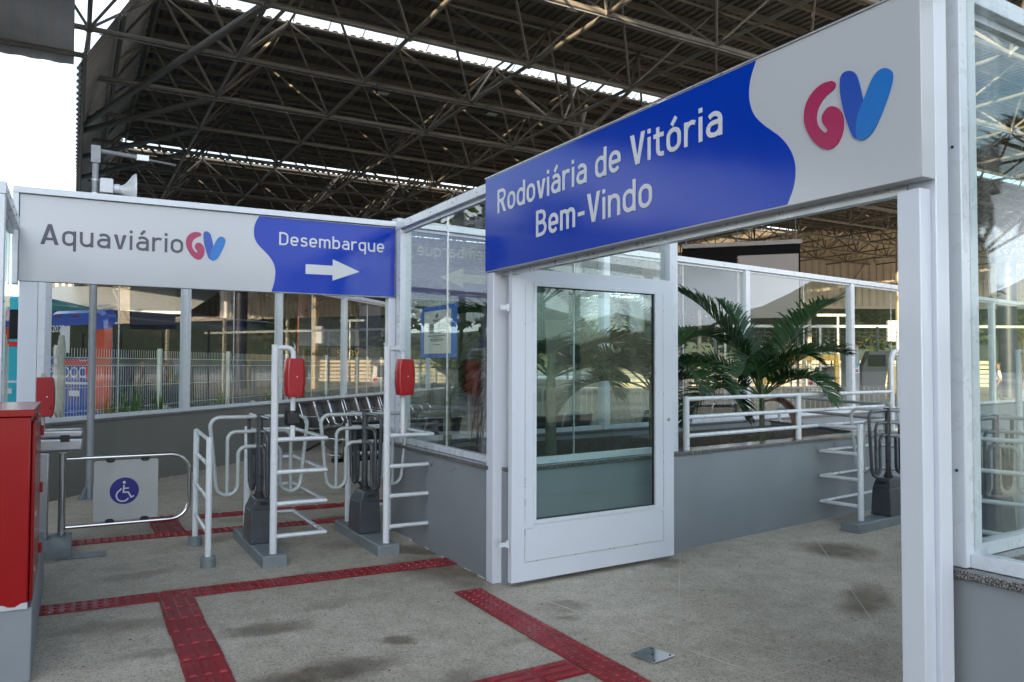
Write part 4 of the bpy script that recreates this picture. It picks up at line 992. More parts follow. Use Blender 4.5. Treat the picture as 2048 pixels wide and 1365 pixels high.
for i, (s_, off, h) in enumerate(((.5, -.30, .42), (1.15, -.32, .55), (1.7, -.32, .75), (2.25, -.34, .62), (3.1, -.36, .5), (3.9, -.40, .62), (5.6, -.5, .6), (6.6, -.55, .62), (8.0, -.65, .5))):
    p = pC + dC * s_ + nC * off
    blades('lily_clump', f'strappy green clump growing along the mesh fence, {gl[i]}', (p.x, p.y), 44, h * 1.25, .34, 'grass_blade', .55, 'green clumps along the mesh fence', .011)
m = MB(); rnd = random.Random(5)
for i in range(900):
    u_ = rnd.random(); v_ = rnd.uniform(.05, .95)
    base = Vector((-.2, 5.95)).lerp(Vector((4.0, 9.15)), u_); p = base + Vector((-.616, .788)) * (v_ * 1.9 * (.5 + u_ * .5)); p += Vector((rnd.gauss(0, .05), rnd.gauss(0, .05)))
    if rnd.random() < .45: p = Vector((2.77, 8.84)) + Vector((rnd.gauss(0, .5), rnd.gauss(0, .35)))
    a = rnd.uniform(0, 6.28); L = rnd.uniform(.04, .14); e = rnd.uniform(.02, .10)
    m.add([(p.x - .003, p.y, .715), (p.x + .003, p.y, .715), (p.x + math.cos(a) * L, p.y + math.sin(a) * L, .72 + e)], [(0, 1, 2)])
o = m.build('dry_grass', 'dry_grass'); tag(o, 'dry grass and litter on the planter soil', None, None, 'stuff')

def frond(m, mr, base, az, elev, L, droop, rnd, leaf=.34, tw=1.):
    d0 = Vector((math.sin(R(az)) * math.cos(R(elev)), math.cos(R(az)) * math.cos(R(elev)), math.sin(R(elev)))); p = Vector(base); pts = [p.copy()]; n = 26; d = d0.copy()
    side = Vector((math.cos(R(az)), -math.sin(R(az)), 0))
    dirs = [d.copy()]
    for i in range(n):
        p = p + d * (L / n); pts.append(p.copy()); d = (d + Vector((0, 0, -droop / n * (.4 + 1.4 * i / n)))).normalized(); dirs.append(d.copy())
    mr.tube(pts[:-1], [.011 * (1 - .85 * i / n) + .001 for i in range(n)], 5)
    for i in range(16, n * 3 + 1):
        t = i / (3 * n); k = min(n - 1, int(t * n)); f_ = t * n - k; q = pts[k].lerp(pts[k + 1], min(1, f_)); dd_ = dirs[k]
        up_ = side.cross(dd_).normalized()
        ll = leaf * 1.12 * L / 1.2 * (math.sin(math.pi * min(1, .02 + t * .94)) ** .55) * rnd.uniform(.85, 1.1)
        for s in (-1, 1):
            fw = .42 + .75 * t; v = (side * s * 1. + dd_ * fw + up_ * rnd.uniform(.35, .75)).normalized()
            w_ = (dd_ - v * dd_.dot(v)).normalized() * (.0095 * L / 1.2 + .0015)
            q1 = q + v * ll * .45; v2 = (v + Vector((0, 0, -.28 * tw * rnd.uniform(.6, 1.5)))).normalized(); q2 = q1 + v2 * ll * .35; v3 = (v2 + Vector((0, 0, -.42 * tw))).normalized(); q3 = q2 + v3 * ll * .2
            m.add([q - w_ * .35, q + w_ * .35, q1 + w_, q2 + w_ * .75, q3, q2 - w_ * .55, q1 - w_ * .9], [(0, 1, 2, 6), (6, 2, 3, 5), (5, 3, 4)])
def palm(loc, z0, ht, fronds, label, r=.045, trunk='palm_trunk', seed=1, lean=(0, 0)):
    t = thing('palm', label, 'palm', (*loc, z0), 90); rnd = random.Random(seed)
    m = MB(); n = 14; prof = []
    for i in range(n + 1):
        z = ht * i / n; prof.append((r * (1.15 - .3 * i / n) + (.003 if i % 2 else 0), z))
    m.lathe(prof, 12); m.build('trunk', trunk, t, smooth=True, ang=50)
    MB().lathe([(r * .85, ht), (r * .95, ht + .05), (r * .7, ht + .22), (r * .35, ht + .34)], 10).build('crown_shaft', 'palm_stem', t, smooth=True)
    for (az, el, L, dr) in fronds:
        m = MB(); mr = MB(); frond(m, mr, (0, 0, ht + .12), az, el, L, dr, rnd)
        m.build('frond', 'palm_leaf', t).data.materials; c = t.children[-1] if t.children else None
        mr.build('frond_stalk', 'palm_stem', t, smooth=True)
    return t
paint('palm_trunk', (.12, .12, .085), .7, var=.3, scale=14); paint('palm_stem', (.05, .09, .025), .45, var=.25, scale=9)
palm((2.77, 8.84), .70, .38, [(-70, 66, 1.5, 1.0), (-84, 44, 1.15, 1.3), (72, 62, 1.5, 1.0), (104, 40, .9, 1.7), (-116, 26, 1.2, 1.9), (-150, 60, 1.1, 2.4), (142, 44, 1.0, 2.3), (-20, 64, .9, .9), (112, 70, .9, 2.6), (-52, 74, 1.2, 1.0), (80, 50, 1.2, 1.3)], 'dark green palm in the planter behind the white railing', r=.03, seed=3)
palm((.33, 6.75), .70, .62, [(50, 42, 1.2, 1.7), (75, 22, 1.2, 1.5), (95, 48, 1.05, 2.0), (20, 60, 1.2, 1.2), (-60, 55, 1.15, 1.3), (-20, 75, 1.0, .8), (-95, 40, .9, 2.0), (130, 35, .8, 2.3)], 'palm seen through the pane of the open door at its left side', r=.045, seed=5)
palm((1.38, 7.85), .70, .48, [(66, 62, 1.1, 1.9), (95, 30, 1.1, 2.3), (118, 48, 1.0, 2.6), (-60, 45, 1.2, 1.7), (-95, 25, 1.1, 1.9), (-20, 72, 1.0, 1.0), (150, 50, .9, 2.6), (-130, 55, .9, 2.3)], 'palm half hidden by the door edge and the white glass post', r=.033, seed=8)
palm((-.60, 7.45), .70, .42, [(75, 48, 1., 1.4), (100, 20, .85, 1.7), (20, 65, .95, 1.1), (130, 50, .8, 2.0), (50, 30, .9, 1.8)], 'palm behind the short glass wall beside the entrance post', r=.04, seed=12)
# withered fronds
t = thing('dry_fronds', 'withered brown fronds hanging from the front palm', 'dead leaves', (2.77, 8.84, 1.1), 90); m = MB(); mr = MB(); rnd = random.Random(2)
for az in (105, 118, 135): frond(m, mr, (0, 0, .05), az, 22, .62, 4.2, rnd, leaf=.3, tw=2.2)
m.build('leaflets', 'dry_frond', t); mr.build('stalk', 'dry_frond', t)
t = thing('withered_plant', 'withered reddish brown plant hanging against the entrance post inside the glass', 'plant', (-.13, 6.25, .74), 90); m = MB(); mr = MB()
MB().tube([(0, 0, 0), (.02, 0, .4), (.0, .02, .86)], .014, 6).build('stem', 'bark', t)
for i in range(40):
    a = i * 137.5; z = .35 + .5 * (i / 40); L = .26; d = Vector((math.cos(R(a)), math.sin(R(a)), 0)); s_ = Vector((-d.y, d.x, 0)) * .016
    p0 = Vector((0, 0, z)); p1 = p0 + d * L * .35 + Vector((0, 0, .08)); p2 = p0 + d * L * .7 + Vector((0, 0, -.04)); p3 = p0 + d * L * .85 + Vector((0, 0, -.36))
    m.add([p0 - s_ * .4, p0 + s_ * .4, p1 + s_, p2 + s_ * .8, p3, p2 - s_ * .8, p1 - s_], [(0, 1, 2, 6), (6, 2, 3, 5), (5, 3, 4)])
m.build('leaves', 'red_leaf', t)
# tall palm outside, whose leaves are mirrored in the right glass
palm((5.75, 3.5), 0, 2.3, [(a, 35 + (a * 7 % 40), 1.7, 1.5) for a in range(0, 360, 30)], 'tall palm standing in the open beyond the right glass wall', r=.11, seed=21)

def tree(loc, ht, cr, label, seed=1, n=2600, mat='tree_leaf', leaf=.28, gz=-.3, group='trees around the terminal', tr=.16):
    t = thing('tree', label, 'tree', (*loc, gz), 0, group); rnd = random.Random(seed); m = MB()
    m.tube([(0, 0, 0), (.1, .05, ht * .25), (.0, .1, ht * .5), (.15, 0, ht * .8)], [tr, tr * .8, tr * .6, tr * .2], 8)
    cl = []
    for i in range(16):
        a = rnd.uniform(0, 6.28); rr_ = cr * math.sqrt(rnd.random()) * .8; z = ht * (.50 + .42 * rnd.random() * (1 - (rr_ / cr) ** 2 * .5)); c = Vector((rr_ * math.cos(a), rr_ * math.sin(a), z)); cl.append((c, cr * rnd.uniform(.26, .42)))
        m.tube([(0, .08, ht * .4), tuple(Vector((0, .08, ht * .45)).lerp(c, .5) + Vector((0, 0, .2))), tuple(c)], [tr * .4, tr * .25, .02], 5)
    m.build('trunk', 'bark', t, smooth=True); m = MB()
    for i in range(n):
        c, r_ = rnd.choice(cl); v = Vector((rnd.gauss(0, 1), rnd.gauss(0, 1), rnd.gauss(0, .8))).normalized() * r_ * (rnd.random() ** .35); p = c + v
        a = Vector((rnd.uniform(-1, 1), rnd.uniform(-1, 1), rnd.uniform(-.6, .6))).normalized(); b = a.cross(Vector((rnd.uniform(-1, 1), rnd.uniform(-1, 1), rnd.uniform(-1, 1)))).normalized(); s = leaf * rnd.uniform(.5, 1.1)
        m.add([p - a * s, p + b * s * .45, p + a * s, p - b * s * .45], [(0, 1, 2, 3)])
    m.build('crown', mat, t)
    return t
def pol(az, r): return (math.sin(R(az)) * r, math.cos(R(az)) * r)
far = [(-22.5, 106, 7, 4.6), (-19.2, 110, 7.5, 5), (-15.5, 112, 7, 5), (-12, 108, 7.5, 5), (-26.5, 104, 8, 5), (14.5, 74, 9, 5), (17.8, 70, 8.4, 4.6), (20.8, 73, 9, 5.2), (23.4, 69, 8.2, 4.4), (26.5, 75, 9.5, 5), (29.5, 72, 9, 4.8), (32.8, 76, 9.5, 5), (9.5, 84, 9, 5), (4, 104, 8, 5.5), (-5, 106, 8, 5.5)]
nm = ['left of the bus pillar', 'behind the first glass post', 'between the bus and the dark column', 'behind the seats', 'far behind the teal bus', 'right of the screens', 'behind the lamp post', 'behind the long wall centre', 'left of the concrete pole', 'behind the concrete pole', 'right of the concrete pole', 'at the right end of the wall', 'behind the screens', 'behind the door', 'behind the turnstiles']
for i, (az, r_, h, c) in enumerate(far): tree(pol(az, r_), h, c, f'leafy tree beyond the far side of the terminal, {nm[i]}', seed=i + 3, n=2200, mat='tree_leaf' if i % 3 else 'tree_leaf_dark', leaf=.42)
back = [(-44, 36, 9.5, 4.2), (-50, 34, 9, 4.), (-56, 30, 9.5, 4.2), (-63, 38, 9, 4), (-48, 46, 10, 5), (-78, 62, 11, 5.5), (-88, 62, 12, 6), (-98, 60, 12, 6), (-108, 60, 12, 6), (-119, 58, 12, 6), (-130, 56, 11, 5.5), (112, 70, 4.2, 2.6), (128, 75, 5, 3.), (146, 50, 6.5, 3.5), (165, 48, 6, 3.2), (96, 75, 4.5, 3.)]  # far left belt is unseen, added to block the low sun
for i, (az, r_, h, c) in enumerate(back): tree(pol(az, r_), h, c, f'leafy tree in the unseen yard outside the picture, {["first", "second", "third", "fourth", "fifth", "sixth", "seventh", "eighth", "ninth", "tenth", "eleventh", "twelfth", "thirteenth", "fourteenth", "fifteenth", "sixteenth"][i]} counted round from the left', seed=i + 40, n=1500, leaf=.4, group='trees in the yard')

# ------------------------------------------------------------------ vehicles
def bus(loc, az, L, H, mats, label, number=None, gz=-.3, Wd=2.5):
    main, sidem, corner = mats
    t = thing('bus', label, 'bus', (*loc, gz), az)
    def sect(x, inset, z0, z1, dz=0):
        r = .28; y0, y1 = inset, Wd - inset; z1 -= dz
        p = [(y0, z0), (y0, z1 - .9), (y0 + .05, z1 - r)] + [(y0 + .05 + r - r * math.cos(R(a)), z1 - r + r * math.sin(R(a))) for a in (30, 60, 90)]
        q = [(Wd - y, z) for y, z in p][::-1]
        return [(x, y, z) for y, z in p + q]
    secs = [sect(0, .07, .35, H, .10), sect(.09, .01, .33, H, .02), sect(.34, 0, .33, H), sect(L - 1.4, 0, .33, H), sect(L - .5, .02, .33, H, .12), sect(L - .1, .12, .36, H, .55), sect(L, .25, .4, H, 1.2)]
    n = len(secs[0])
    for nm_, ss, mt_ in (('rear_shell', secs[:3], main), ('body', secs[2:], sidem)):
        v = [p for s in ss for p in s]; f = [(i * n + j, (i + 1) * n + j, (i + 1) * n + (j + 1) % n, i * n + (j + 1) % n) for i in range(len(ss) - 1) for j in range(n)]
        f += [tuple(range(n))] if nm_ == 'rear_shell' else [tuple(range((len(ss) - 1) * n, len(ss) * n))[::-1]]
        MB().add(v, f).build(nm_, mt_, t, smooth=True, ang=32)
    # rear window with rounded corners
    w0, w1, za, zb = .52, Wd - .14, H - 1.28, H - .42
    MB().add([(-.012, y, z) for y, z in arc(w0 + .15, zb - .12, .12, 180, 90, 4) + arc(w1 - .15, zb - .12, .12, 90, 0, 4) + arc(w1 - .25, za + .2, .2, 0, -90, 4) + arc(w0 + .25, za + .2, .2, -90, -180, 4)][::-1], [tuple(range(20))]).build('rear_window', 'dark_window', t)
    MB().box(-.016, -.006, .55, Wd - .55, za - .22, za - .07).build('light_bar', 'tail_red', t, bevel=.01)
    for y in (.12, Wd - .24): MB().box(-.03, .03, y, y + .14, 1.05, 1.75).build('tail_light', 'tail_red', t, bevel=.03)
    for y in (.5, Wd / 2, Wd - .5): MB().box(.0, .08, y - .15, y + .15, H - .20, H - .15).build('marker_light', 'tail_red', t)
    MB().box(-.025, .3, .02, Wd - .02, .36, .62).build('bumper', main, t, bevel=.05)
    MB().box(-.02, -.005, .5, 1.7, 1.30, 1.36).build('rear_trim', 'sticker_white', t)
    MB().box(-.03, -.012, 1.0, 1.42, .98, 1.13).build('number_plate', 'sticker_white', t)
    MB().add([(-.014, .50, .45), (-.014, .03, .45), (.16, -.018, .45), (-.014, .50, H - .55), (-.014, .06, H - .55), (.16, -.018, H - .5)], [(0, 3, 4, 1), (1, 4, 5, 2)]).build('corner_band', corner, t)
    MB().box(.2, L - 1.0, -.012, -.004, H - 1.45, H - .42).build('side_windows', 'dark_window', t)
    MB().box(.2, L - 1.0, -.011, -.004, .5, H - 1.47).build('side_panel', sidem, t)
    for x in (1.9, L - 2.3):
        for y in (.12, Wd - .12):
            wh = MB().lathe([(.0, y - .13), (.40, y - .13), (.46, y - .09), (.46, y + .09), (.40, y + .13), (.0, y + .13)], 20, (x, 0, .46), 'y').build('wheel', 'rubber', t, smooth=True)
            MB().lathe([(.0, y - .15), (.2, y - .14), (.24, y - .131)], 14, (x, 0, .46), 'y').build('rim', 'steel_brushed', wh, smooth=True)
    return t
rl = (R(90), 0, R(-90))
b = bus((-10.7, 21.0), 26, 7.6, 3.32, ('bus_blue', 'bus_navy', 'bus_red'), 'blue minibus with red rear corners and the number 62023 behind the mesh fence')
text_mesh('62023', .27, (-.02, 2.0, 2.72), rl, 'sticker_white', b, 'number', .003)
text_mesh('PO', .36, (-.02, 2.05, 1.52), rl, 'sticker_white', b, 'lettering', .003)
text_mesh('DOC', .42, (-.02, 1.25, 1.48), rl, 'sticker_white', b, 'lettering', .003)
MB().add([(-.016, .62 + .2 * math.cos(R(a)), 1.62 + .2 * math.sin(R(a))) for a in range(0, 360, 20)], [tuple(range(18))[::-1]]).build('emblem', 'tail_red', b)
text_mesh('3', .26, (-.022, .62, 1.52), rl, 'bus_blue', b, 'lettering', .003)
MB().box(-.02, -.013, 1.45, 1.85, 2.15, 2.88).build('window_notice', 'sticker_white', b)
text_mesh('Transporte especial', .07, (-.02, .78, 2.02 - .1), rl, 'sticker_white', b, 'lettering', .002)
bus((-13.55, 23.4), -12, 12, 3.85, ('bus_teal', 'bus_teal', 'bus_navy'), 'tall teal coach parked behind the blue minibus')
bus((-6.4, 40.), 62, 9, 3.3, ('bus_navy', 'bus_navy', 'bus_navy'), 'dark bus parked far behind the mesh fence near the shop row')
def car(loc, az, mat, label, gz=-.3, van=False, group='cars parked around the terminal'):
    t = thing('parked_car', label, 'van' if van else 'car', (*loc, gz), az, group)
    h = 1.95 if van else 1.45; Lc = 4.6
    prof = [(0, .35), (0, .85), (.08, 1.0), (.35, h - .06), (.6, h), (3.2 if van else 2.7, h), (3.9 if van else 3.5, 1.02), (4.45, .85), (4.6, .6), (4.6, .35)]
    v = []
    for y, k in ((0, .0), (.10, 1.), (1.7, 1.), (1.8, 0.)): v += [(x, (.12 if (y < .5 and z > 1) else (-.12 if z > 1 and y > 1 else 0)) + y, z) for x, z in prof]
    n = len(prof); f = [(i * n + j, i * n + (j + 1) % n, (i + 1) * n + (j + 1) % n, (i + 1) * n + j) for i in range(3) for j in range(n)] + [tuple(range(n))[::-1], tuple(range(3 * n, 4 * n))]
    MB().add(v, f).build('body', mat, t, smooth=True, ang=25, bevel=.03)
    for y in (.108, 1.686):
        MB().slab([(.5, 1.0), (.62, h - .15), (2.6 if not van else 3.1, h - .15), (3.2 if not van else 3.7, 1.02)], y, y + .006).build('side_window', 'dark_window', t)
    MB().add([(.075, .3, 1.02), (.075, 1.5, 1.02), (.30, 1.45, h - .14), (.30, .35, h - .14)], [(3, 2, 1, 0)]).build('rear_window', 'dark_window', t)
    for y in (.06, 1.5): MB().box(-.02, .05, y, y + .22, .75, .95).build('tail_light', 'tail_red', t, bevel=.01)
    for x in (.85, 3.7):
        for y in (.08, 1.72): MB().lathe([(0, y - .1), (.31, y - .1), (.31, y + .1), (0, y + .1)], 16, (x, 0, .31), 'y').build('wheel', 'rubber', t, smooth=True)
    return t
car(pol(-16.9, 52), 15, 'car_silver', 'silver car with red tail light seen through the mesh fence')
car(pol(-15.2, 50), 12, 'car_white', 'white car beside the silver one, seen through the mesh fence')
car(pol(22.3, 50), 40, 'car_white', 'white van parked beyond the glass, left of the grey post with the notice', van=True)
car(pol(-40, 38), 100, 'car_red', 'red car in the open yard left of the picture')
car(pol(118, 30), 60, 'car_silver', 'silver car in the open yard behind the camera')
car(pol(134, 33), 70, 'car_white', 'white car in the open yard behind the camera')

# ------------------------------------------------------------------ hall end wall, shops, sheds, houses
t = thing('hall_end_wall', 'cream corrugated end wall hanging under the far right end of the terminal roof', 'wall', (9.5, 58, 0), 90)
m = MB(); v = []; x = 0
while x < 52:
    v += [(x, 0, 5.9), (x, 0, 9.4), (x + .2, 0, 5.9), (x + .2, 0, 9.4), (x + .26, .07, 5.9), (x + .26, .07, 9.4), (x + .46, .07, 5.9), (x + .46, .07, 9.4)]; x += .52
n = len(v) // 2; m.add(v, [(2 * i, 2 * i + 1, 2 * i + 3, 2 * i + 2) for i in range(n - 1)]); o = m.build('corrugated_sheet', 'end_wall_sheet', t); s_ = o.modifiers.new('s', 'SOLIDIFY'); s_.thickness = .02
m = MB(); v = []; x = 0
while x < 52:
    for k, (y, z) in enumerate(((0, 9.4), (-2.2, 11.0))):
        pass
    v += [(x, 0, 9.4), (x, -2.4, 11.05), (x + .16, 0, 9.4), (x + .16, -2.4, 11.05), (x + .2, .05, 9.45), (x + .2, -2.35, 11.1), (x + .36, .05, 9.45), (x + .36, -2.35, 11.1)]; x += .4
n = len(v) // 2; m.add(v, [(2 * i, 2 * i + 1, 2 * i + 3, 2 * i + 2) for i in range(n - 1)]); o = m.build('sloping_sheet', 'end_wall_sheet', t); s_ = o.modifiers.new('s', 'SOLIDIFY'); s_.thickness = .02
for z, h in ((5.75, .18), (9.3, .16), (7.7, .10)): MB().box(0, 52, -.16, -.02, z, z + h).build('girt', 'end_wall_sheet', t)
for i in range(9): MB().tube([(2 + i * 6., -.12, 5.9), (4.6 + i * 6., -.12, 9.4)], .06, 6).build('brace', 'end_wall_sheet', t)
for i in range(6): MB().box(4 + i * 8., 4.25 + i * 8., -.2, .05, 0, 5.75).build('support_post', 'concrete_post', t)
t = thing('dark_backdrop', 'added dark backdrop hiding the bright sky at the far end of the terminal roof', 'wall', ab(96.5, -2, 0), 59)  # dark sheet added to stand for shaded depth and hide bright sky
m = MB(); v = []; x = 0
while x < 64:
    v += [(x, 0, 3.6), (x, 0, 11.2), (x + .3, .1, 3.6), (x + .3, .1, 11.2)]; x += .6
n = len(v) // 2; m.add(v, [(2 * i, 2 * i + 1, 2 * i + 3, 2 * i + 2) for i in range(n - 1)]); m.build('sheet', 'truss_paint', t)
for x in range(0, 64, 8): MB().box(x, x + .3, -.1, .2, -.3, 3.6).build('support_post', 'truss_paint', t)
t = thing('hanging_screen', 'beige roller banner and black screen under a pale rail, hung from the roof', 'screen', (4.28, 20.0, 0), 109)
MB().box(0, 2.85, -.05, .12, 4.50, 4.60).build('rail', 'banner_beige', t)
MB().box(0, 2.8, 0, .08, 4.27, 4.495).build('valance', 'screen_black', t)
MB().box(0, 1.33, 0, .10, 2.95, 4.265).build('black_screen', 'screen_black', t)
MB().box(1.36, 2.76, .01, .05, 2.72, 4.265).build('beige_banner', 'banner_beige', t)
MB().box(1.36, 2.80, 0, .07, 2.58, 2.715).box(2.765, 2.80, .0, .07, 2.72, 4.26).build('banner_frame', 'screen_black', t)
m = MB()
for x in (.1, 1.34, 2.7): m.tube([(x, .04, 4.6), (x, .04, 9.0)], .012, 6)
m.build('hanger_rod', 'tube_dark', t)
t = thing('shop_row', 'dark shop front with a pale lit fascia reading SUBWAY under the terminal roof', 'shop', pol(-15.0, 46), 80)
MB().box(0, 9, 0, 4, 0, 4.2).build('wall', 'seat_black', t)
MB().box(.0, 9, -.25, -.01, 2.6, 3.5).build('fascia', 'shed_roof', t)
for i in range(5): MB().box(.3 + i * 1.75, 1.8 + i * 1.75, -.05, -.01, .5, 2.4).build('shop_window', 'dark_window', t)
text_mesh('SUBWAY', .55, (3.2, -.26, 2.0), (R(90), 0, 0), 'yellow_paint', t, 'lettering', .01)
def building(loc, az, Wd, D, H, mat, label, floors=2, cols=3, gz=-.3, gable=True, name='building', group='houses beyond the yard'):
    t = thing(name, label, 'building', (*loc, gz), az, group)
    wl_ = MB().box(0, Wd, 0, D, 0, H).build('wall', mat, t)
    if gable:
        MB().slab([(-.4, H), (Wd + .4, H), (Wd + .3, H + .15), (Wd / 2, H + Wd * .17), (-.3, H + .15)], -.4, D + .4).build('roof', 'roof_tile', t)
    else: MB().box(-.2, Wd + .2, -.2, D + .2, H, H + .35).build('roof', 'white_render', t)
    for i in range(floors):
        for j in range(cols):
            x = Wd * (j + .5) / cols; z = H * (i + .35) / floors
            fr = MB().box(x - .6, x + .6, -.06, .0, z, z + 1.2).build('window', 'white_render', t)
            MB().box(x - .5, x + .5, -.075, -.061, z + .1, z + 1.1).build('pane', 'dark_window', fr)
    return t
# building local: +x along az, front faces the right hand side (-y)
hs_ = [(104, 74, 7, 5.5, 'cream_render'), (111, 90, 9, 7, 'white_render'), (119, 70, 8, 5, 'red_render'), (127, 96, 10, 8.5, 'cream_render'), (136, 78, 8, 5.6, 'white_render'), (147, 88, 9, 7, 'cream_render'), (158, 74, 8, 5.5, 'red_render')]
hn = ['low cream house', 'two storey white house', 'low red house', 'tall cream house', 'white house with a tiled roof', 'wide cream house', 'brick red house']
for i, (az, r_, wd, hh, mt) in enumerate(hs_): building(pol(az, r_), az - 90, wd, 7, hh, mt, f'{hn[i]} at the foot of the hill behind the camera', 2 if hh < 8 else 3, 3)
building((-60, -36), 90, 58.5, 16, 13.5, 'white_render', 'unseen pale building added behind the camera to shade the entrance', 4, 12, gable=False)  # added out of view to keep the sun off the foreground
t = thing('shed', 'pale building with a grey metal roof far behind the teal coach', 'building', (-34.5, 55, -.3), 84)
MB().box(0, 11, 0, 12, 0, 5.3).build('wall', 'shed_roof', t)
MB().slab([(-.6, 5.3), (12.2, 5.3), (12.2, 5.5), (-.6, 5.5)], -1.6, 13).add([(-.6, -1.6, 5.5), (12.2, -1.6, 5.5), (12.2, 8, 8.0), (-.6, 8, 8.0)], [(0, 1, 2, 3)]).build('roof', 'shed_roof', t)
MB().box(4.2, 10.5, -.08, -.01, 0, 4.6).build('doorway', 'dark_window', t)

# ------------------------------------------------------------------ things seen through the right hand glass
t = thing('ticket_kiosk', 'yellow ticket kiosk with blue and green curves seen at the right post', 'kiosk', (12.15, 25.4, 0), 92)
MB().hexa([(0, 0, 0), (.95, 0, 0), (.95, .6, 0), (0, .6, 0)], [(.06, .12, 1.55), (.89, .12, 1.55), (.89, .55, 1.55), (.06, .55, 1.55)]).build('body', 'yellow_paint', t, bevel=.02)
MB().add([(.18, .075, 1.18), (.72, .075, 1.18), (.70, .112, 1.48), (.20, .112, 1.48)], [(0, 1, 2, 3)]).build('screen', 'screen_black', t)
MB().box(.28, .62, .05, .07, 1.02, 1.12).build('card_slot', 'sticker_blue', t)
m = MB(); m.ribbon(arc(.1, .35, .3, -60, 80, 10), .07, -.01, .02); m.build('blue_curve', 'sticker_blue', t)
m = MB(); m.ribbon(arc(.55, .2, .28, 60, 170, 10), .06, -.012, .02).box(.56, .70, .04, .06, .75, .95); m.build('green_mark', 'green_paint', t)
t = thing('notice_post', 'grey pillar with a small blue and red printed notice behind the glass', 'pillar', (8.38, 20.0, 0), 92)
MB().box(0, .34, 0, .3, 0, 2.0).build('pillar', 'galvanised', t, bevel=.01)
nb = MB().box(.01, .33, -.012, -.001, 1.38, 1.63).build('notice', 'sticker_white', t)
MB().box(.01, .33, -.016, -.0125, 1.56, 1.63).box(.035, .155, -.016, -.0125, 1.455, 1.48).box(.185, .305, -.016, -.0125, 1.455, 1.48).build('blue_print', 'sticker_blue', nb)
MB().box(.035, .155, -.016, -.0125, 1.405, 1.448).box(.185, .305, -.016, -.0125, 1.405, 1.448).box(.185, .305, -.016, -.0125, 1.525, 1.54).build('red_print', 'sticker_red', nb)
t = thing('gate_console', 'dark angular console standing right of the notice pillar', 'console', (9.05, 20.6, 0), 92)
MB().slab([(0, 0), (.6, 0), (.6, 1.1), (.75, 1.95), (.2, 1.95), (0, 1.5)], 0, .3).build('body', 'turnstile_dark', t, bevel=.02)
MB().box(.15, .6, -.02, -.001, 1.55, 1.85).build('display', 'dark_window', t)
t = thing('white_board', 'bright white board standing left of the yellow kiosk', 'board', (11.05, 24.3, 0), 92)
MB().add([(0, 0, 1.15), (.34, 0, 1.15), (.36, .02, 1.75), (.02, .02, 1.75), (0, .03, 1.15), (.34, .03, 1.15), (.36, .05, 1.75), (.02, .05, 1.75)], [(0, 1, 2, 3), (7, 6, 5, 4), (0, 4, 5, 1), (1, 5, 6, 2), (2, 6, 7, 3), (3, 7, 4, 0)]).build('board', 'sticker_white', t)
MB().tube([(.05, .06, 0), (.05, .06, 1.2)], .015, 6).tube([(.3, .06, 0), (.3, .06, 1.2)], .015, 6).build('leg', 'tube_dark', t)
for i, (x, y, wd, lab) in enumerate(((8.0, 21.5, .7, 'black planter box with spiky grass left of the notice pillar'), (10.5, 22.6, .95, 'black planter box with spiky grass left of the kiosk'))):
    t = thing('planter_box', lab, 'planter', (x, y, 0), 92, 'black planter boxes')
    MB().box(0, wd, 0, .4, 0, .62).build('box', 'black_plastic', t, bevel=.01)
    o = blades('grass_tuft', '', (wd / 2, .2), 46, .45, .35, 'grass_blade', .6, None, .010, top=False); o.parent = t
def crowd_barrier(x, y, az, lab, L=2.2):
    t = thing('crowd_barrier', lab, 'barrier', (x, y, 0), az, 'grey crowd barriers in the waiting hall')
    MB().tube([(0, 0, 0), (0, 0, 1.1), (L, 0, 1.1), (L, 0, 0)], .02, 6).tube([(0, 0, .2), (L, 0, .2)], .016, 6).build('frame', 'galvanised', t)
    m = MB(); x_ = .1
    while x_ < L: m.tube([(x_, 0, .2), (x_, 0, 1.1)], .009, 5); x_ += .11
    m.build('bars', 'galvanised', t)
crowd_barrier(3.4, 16.6, 84, 'grey crowd barrier seen left of the palm trunk')
crowd_barrier(5.7, 16.9, 84, 'grey crowd barrier seen right of the palm trunk')
crowd_barrier(.6, 15.6, 84, 'grey crowd barrier seen through the door glass')
t = thing('yellow_cart', 'yellow frame cart with a low tray behind the dark square mesh', 'cart', pol(19.4, 30), 95)
MB().box(0, 1.5, 0, .5, 1.75, 1.95).box(1.45, 1.6, 0, .1, .6, 2.0).box(-1.2, -.7, 0, .4, .9, 1.7).build('frame', 'yellow_paint', t); MB().tube([(0, .2, 0), (0, .2, 1.75)], .03, 6).tube([(1.4, .2, 0), (1.4, .2, 1.75)], .03, 6).tube([(-.95, .2, 0), (-.95, .2, .9)], .03, 6).build('leg', 'tube_dark', t)
t = thing('street_lamp', 'thin lamp post with a flat arm seen between the palm and the pillar', 'street lamp', (17.0, 41.5, -.3), 92)
MB().tube([(0, 0, 0), (0, 0, 4.5)], .06, 8).build('pole', 'tube_light', t); MB().box(-1.1, .7, -.1, .1, 4.45, 4.58).build('arm', 'tube_light', t)
t = thing('utility_pole', 'square concrete utility pole beyond the glass at the right', 'pole', (20.6, 42.5, -.3), 92)
MB().hexa([(0, 0, 0), (.34, 0, 0), (.34, .3, 0), (0, .3, 0)], [(.04, .04, 9), (.28, .04, 9), (.28, .24, 9), (.04, .24, 9)]).build('shaft', 'cream_render', t)
MB().box(-.5, -.02, .0, .2, 3.2, 4.3).build('meter_box', 'sticker_white', t)
t = thing('yard_fence', 'long cream slatted fence along the sunny yard beyond the right glass', 'fence', (8, 61.5, -.3), 88)
MB().box(0, 30, 0, .1, .1, .5).build('plinth', 'cream_render', t)
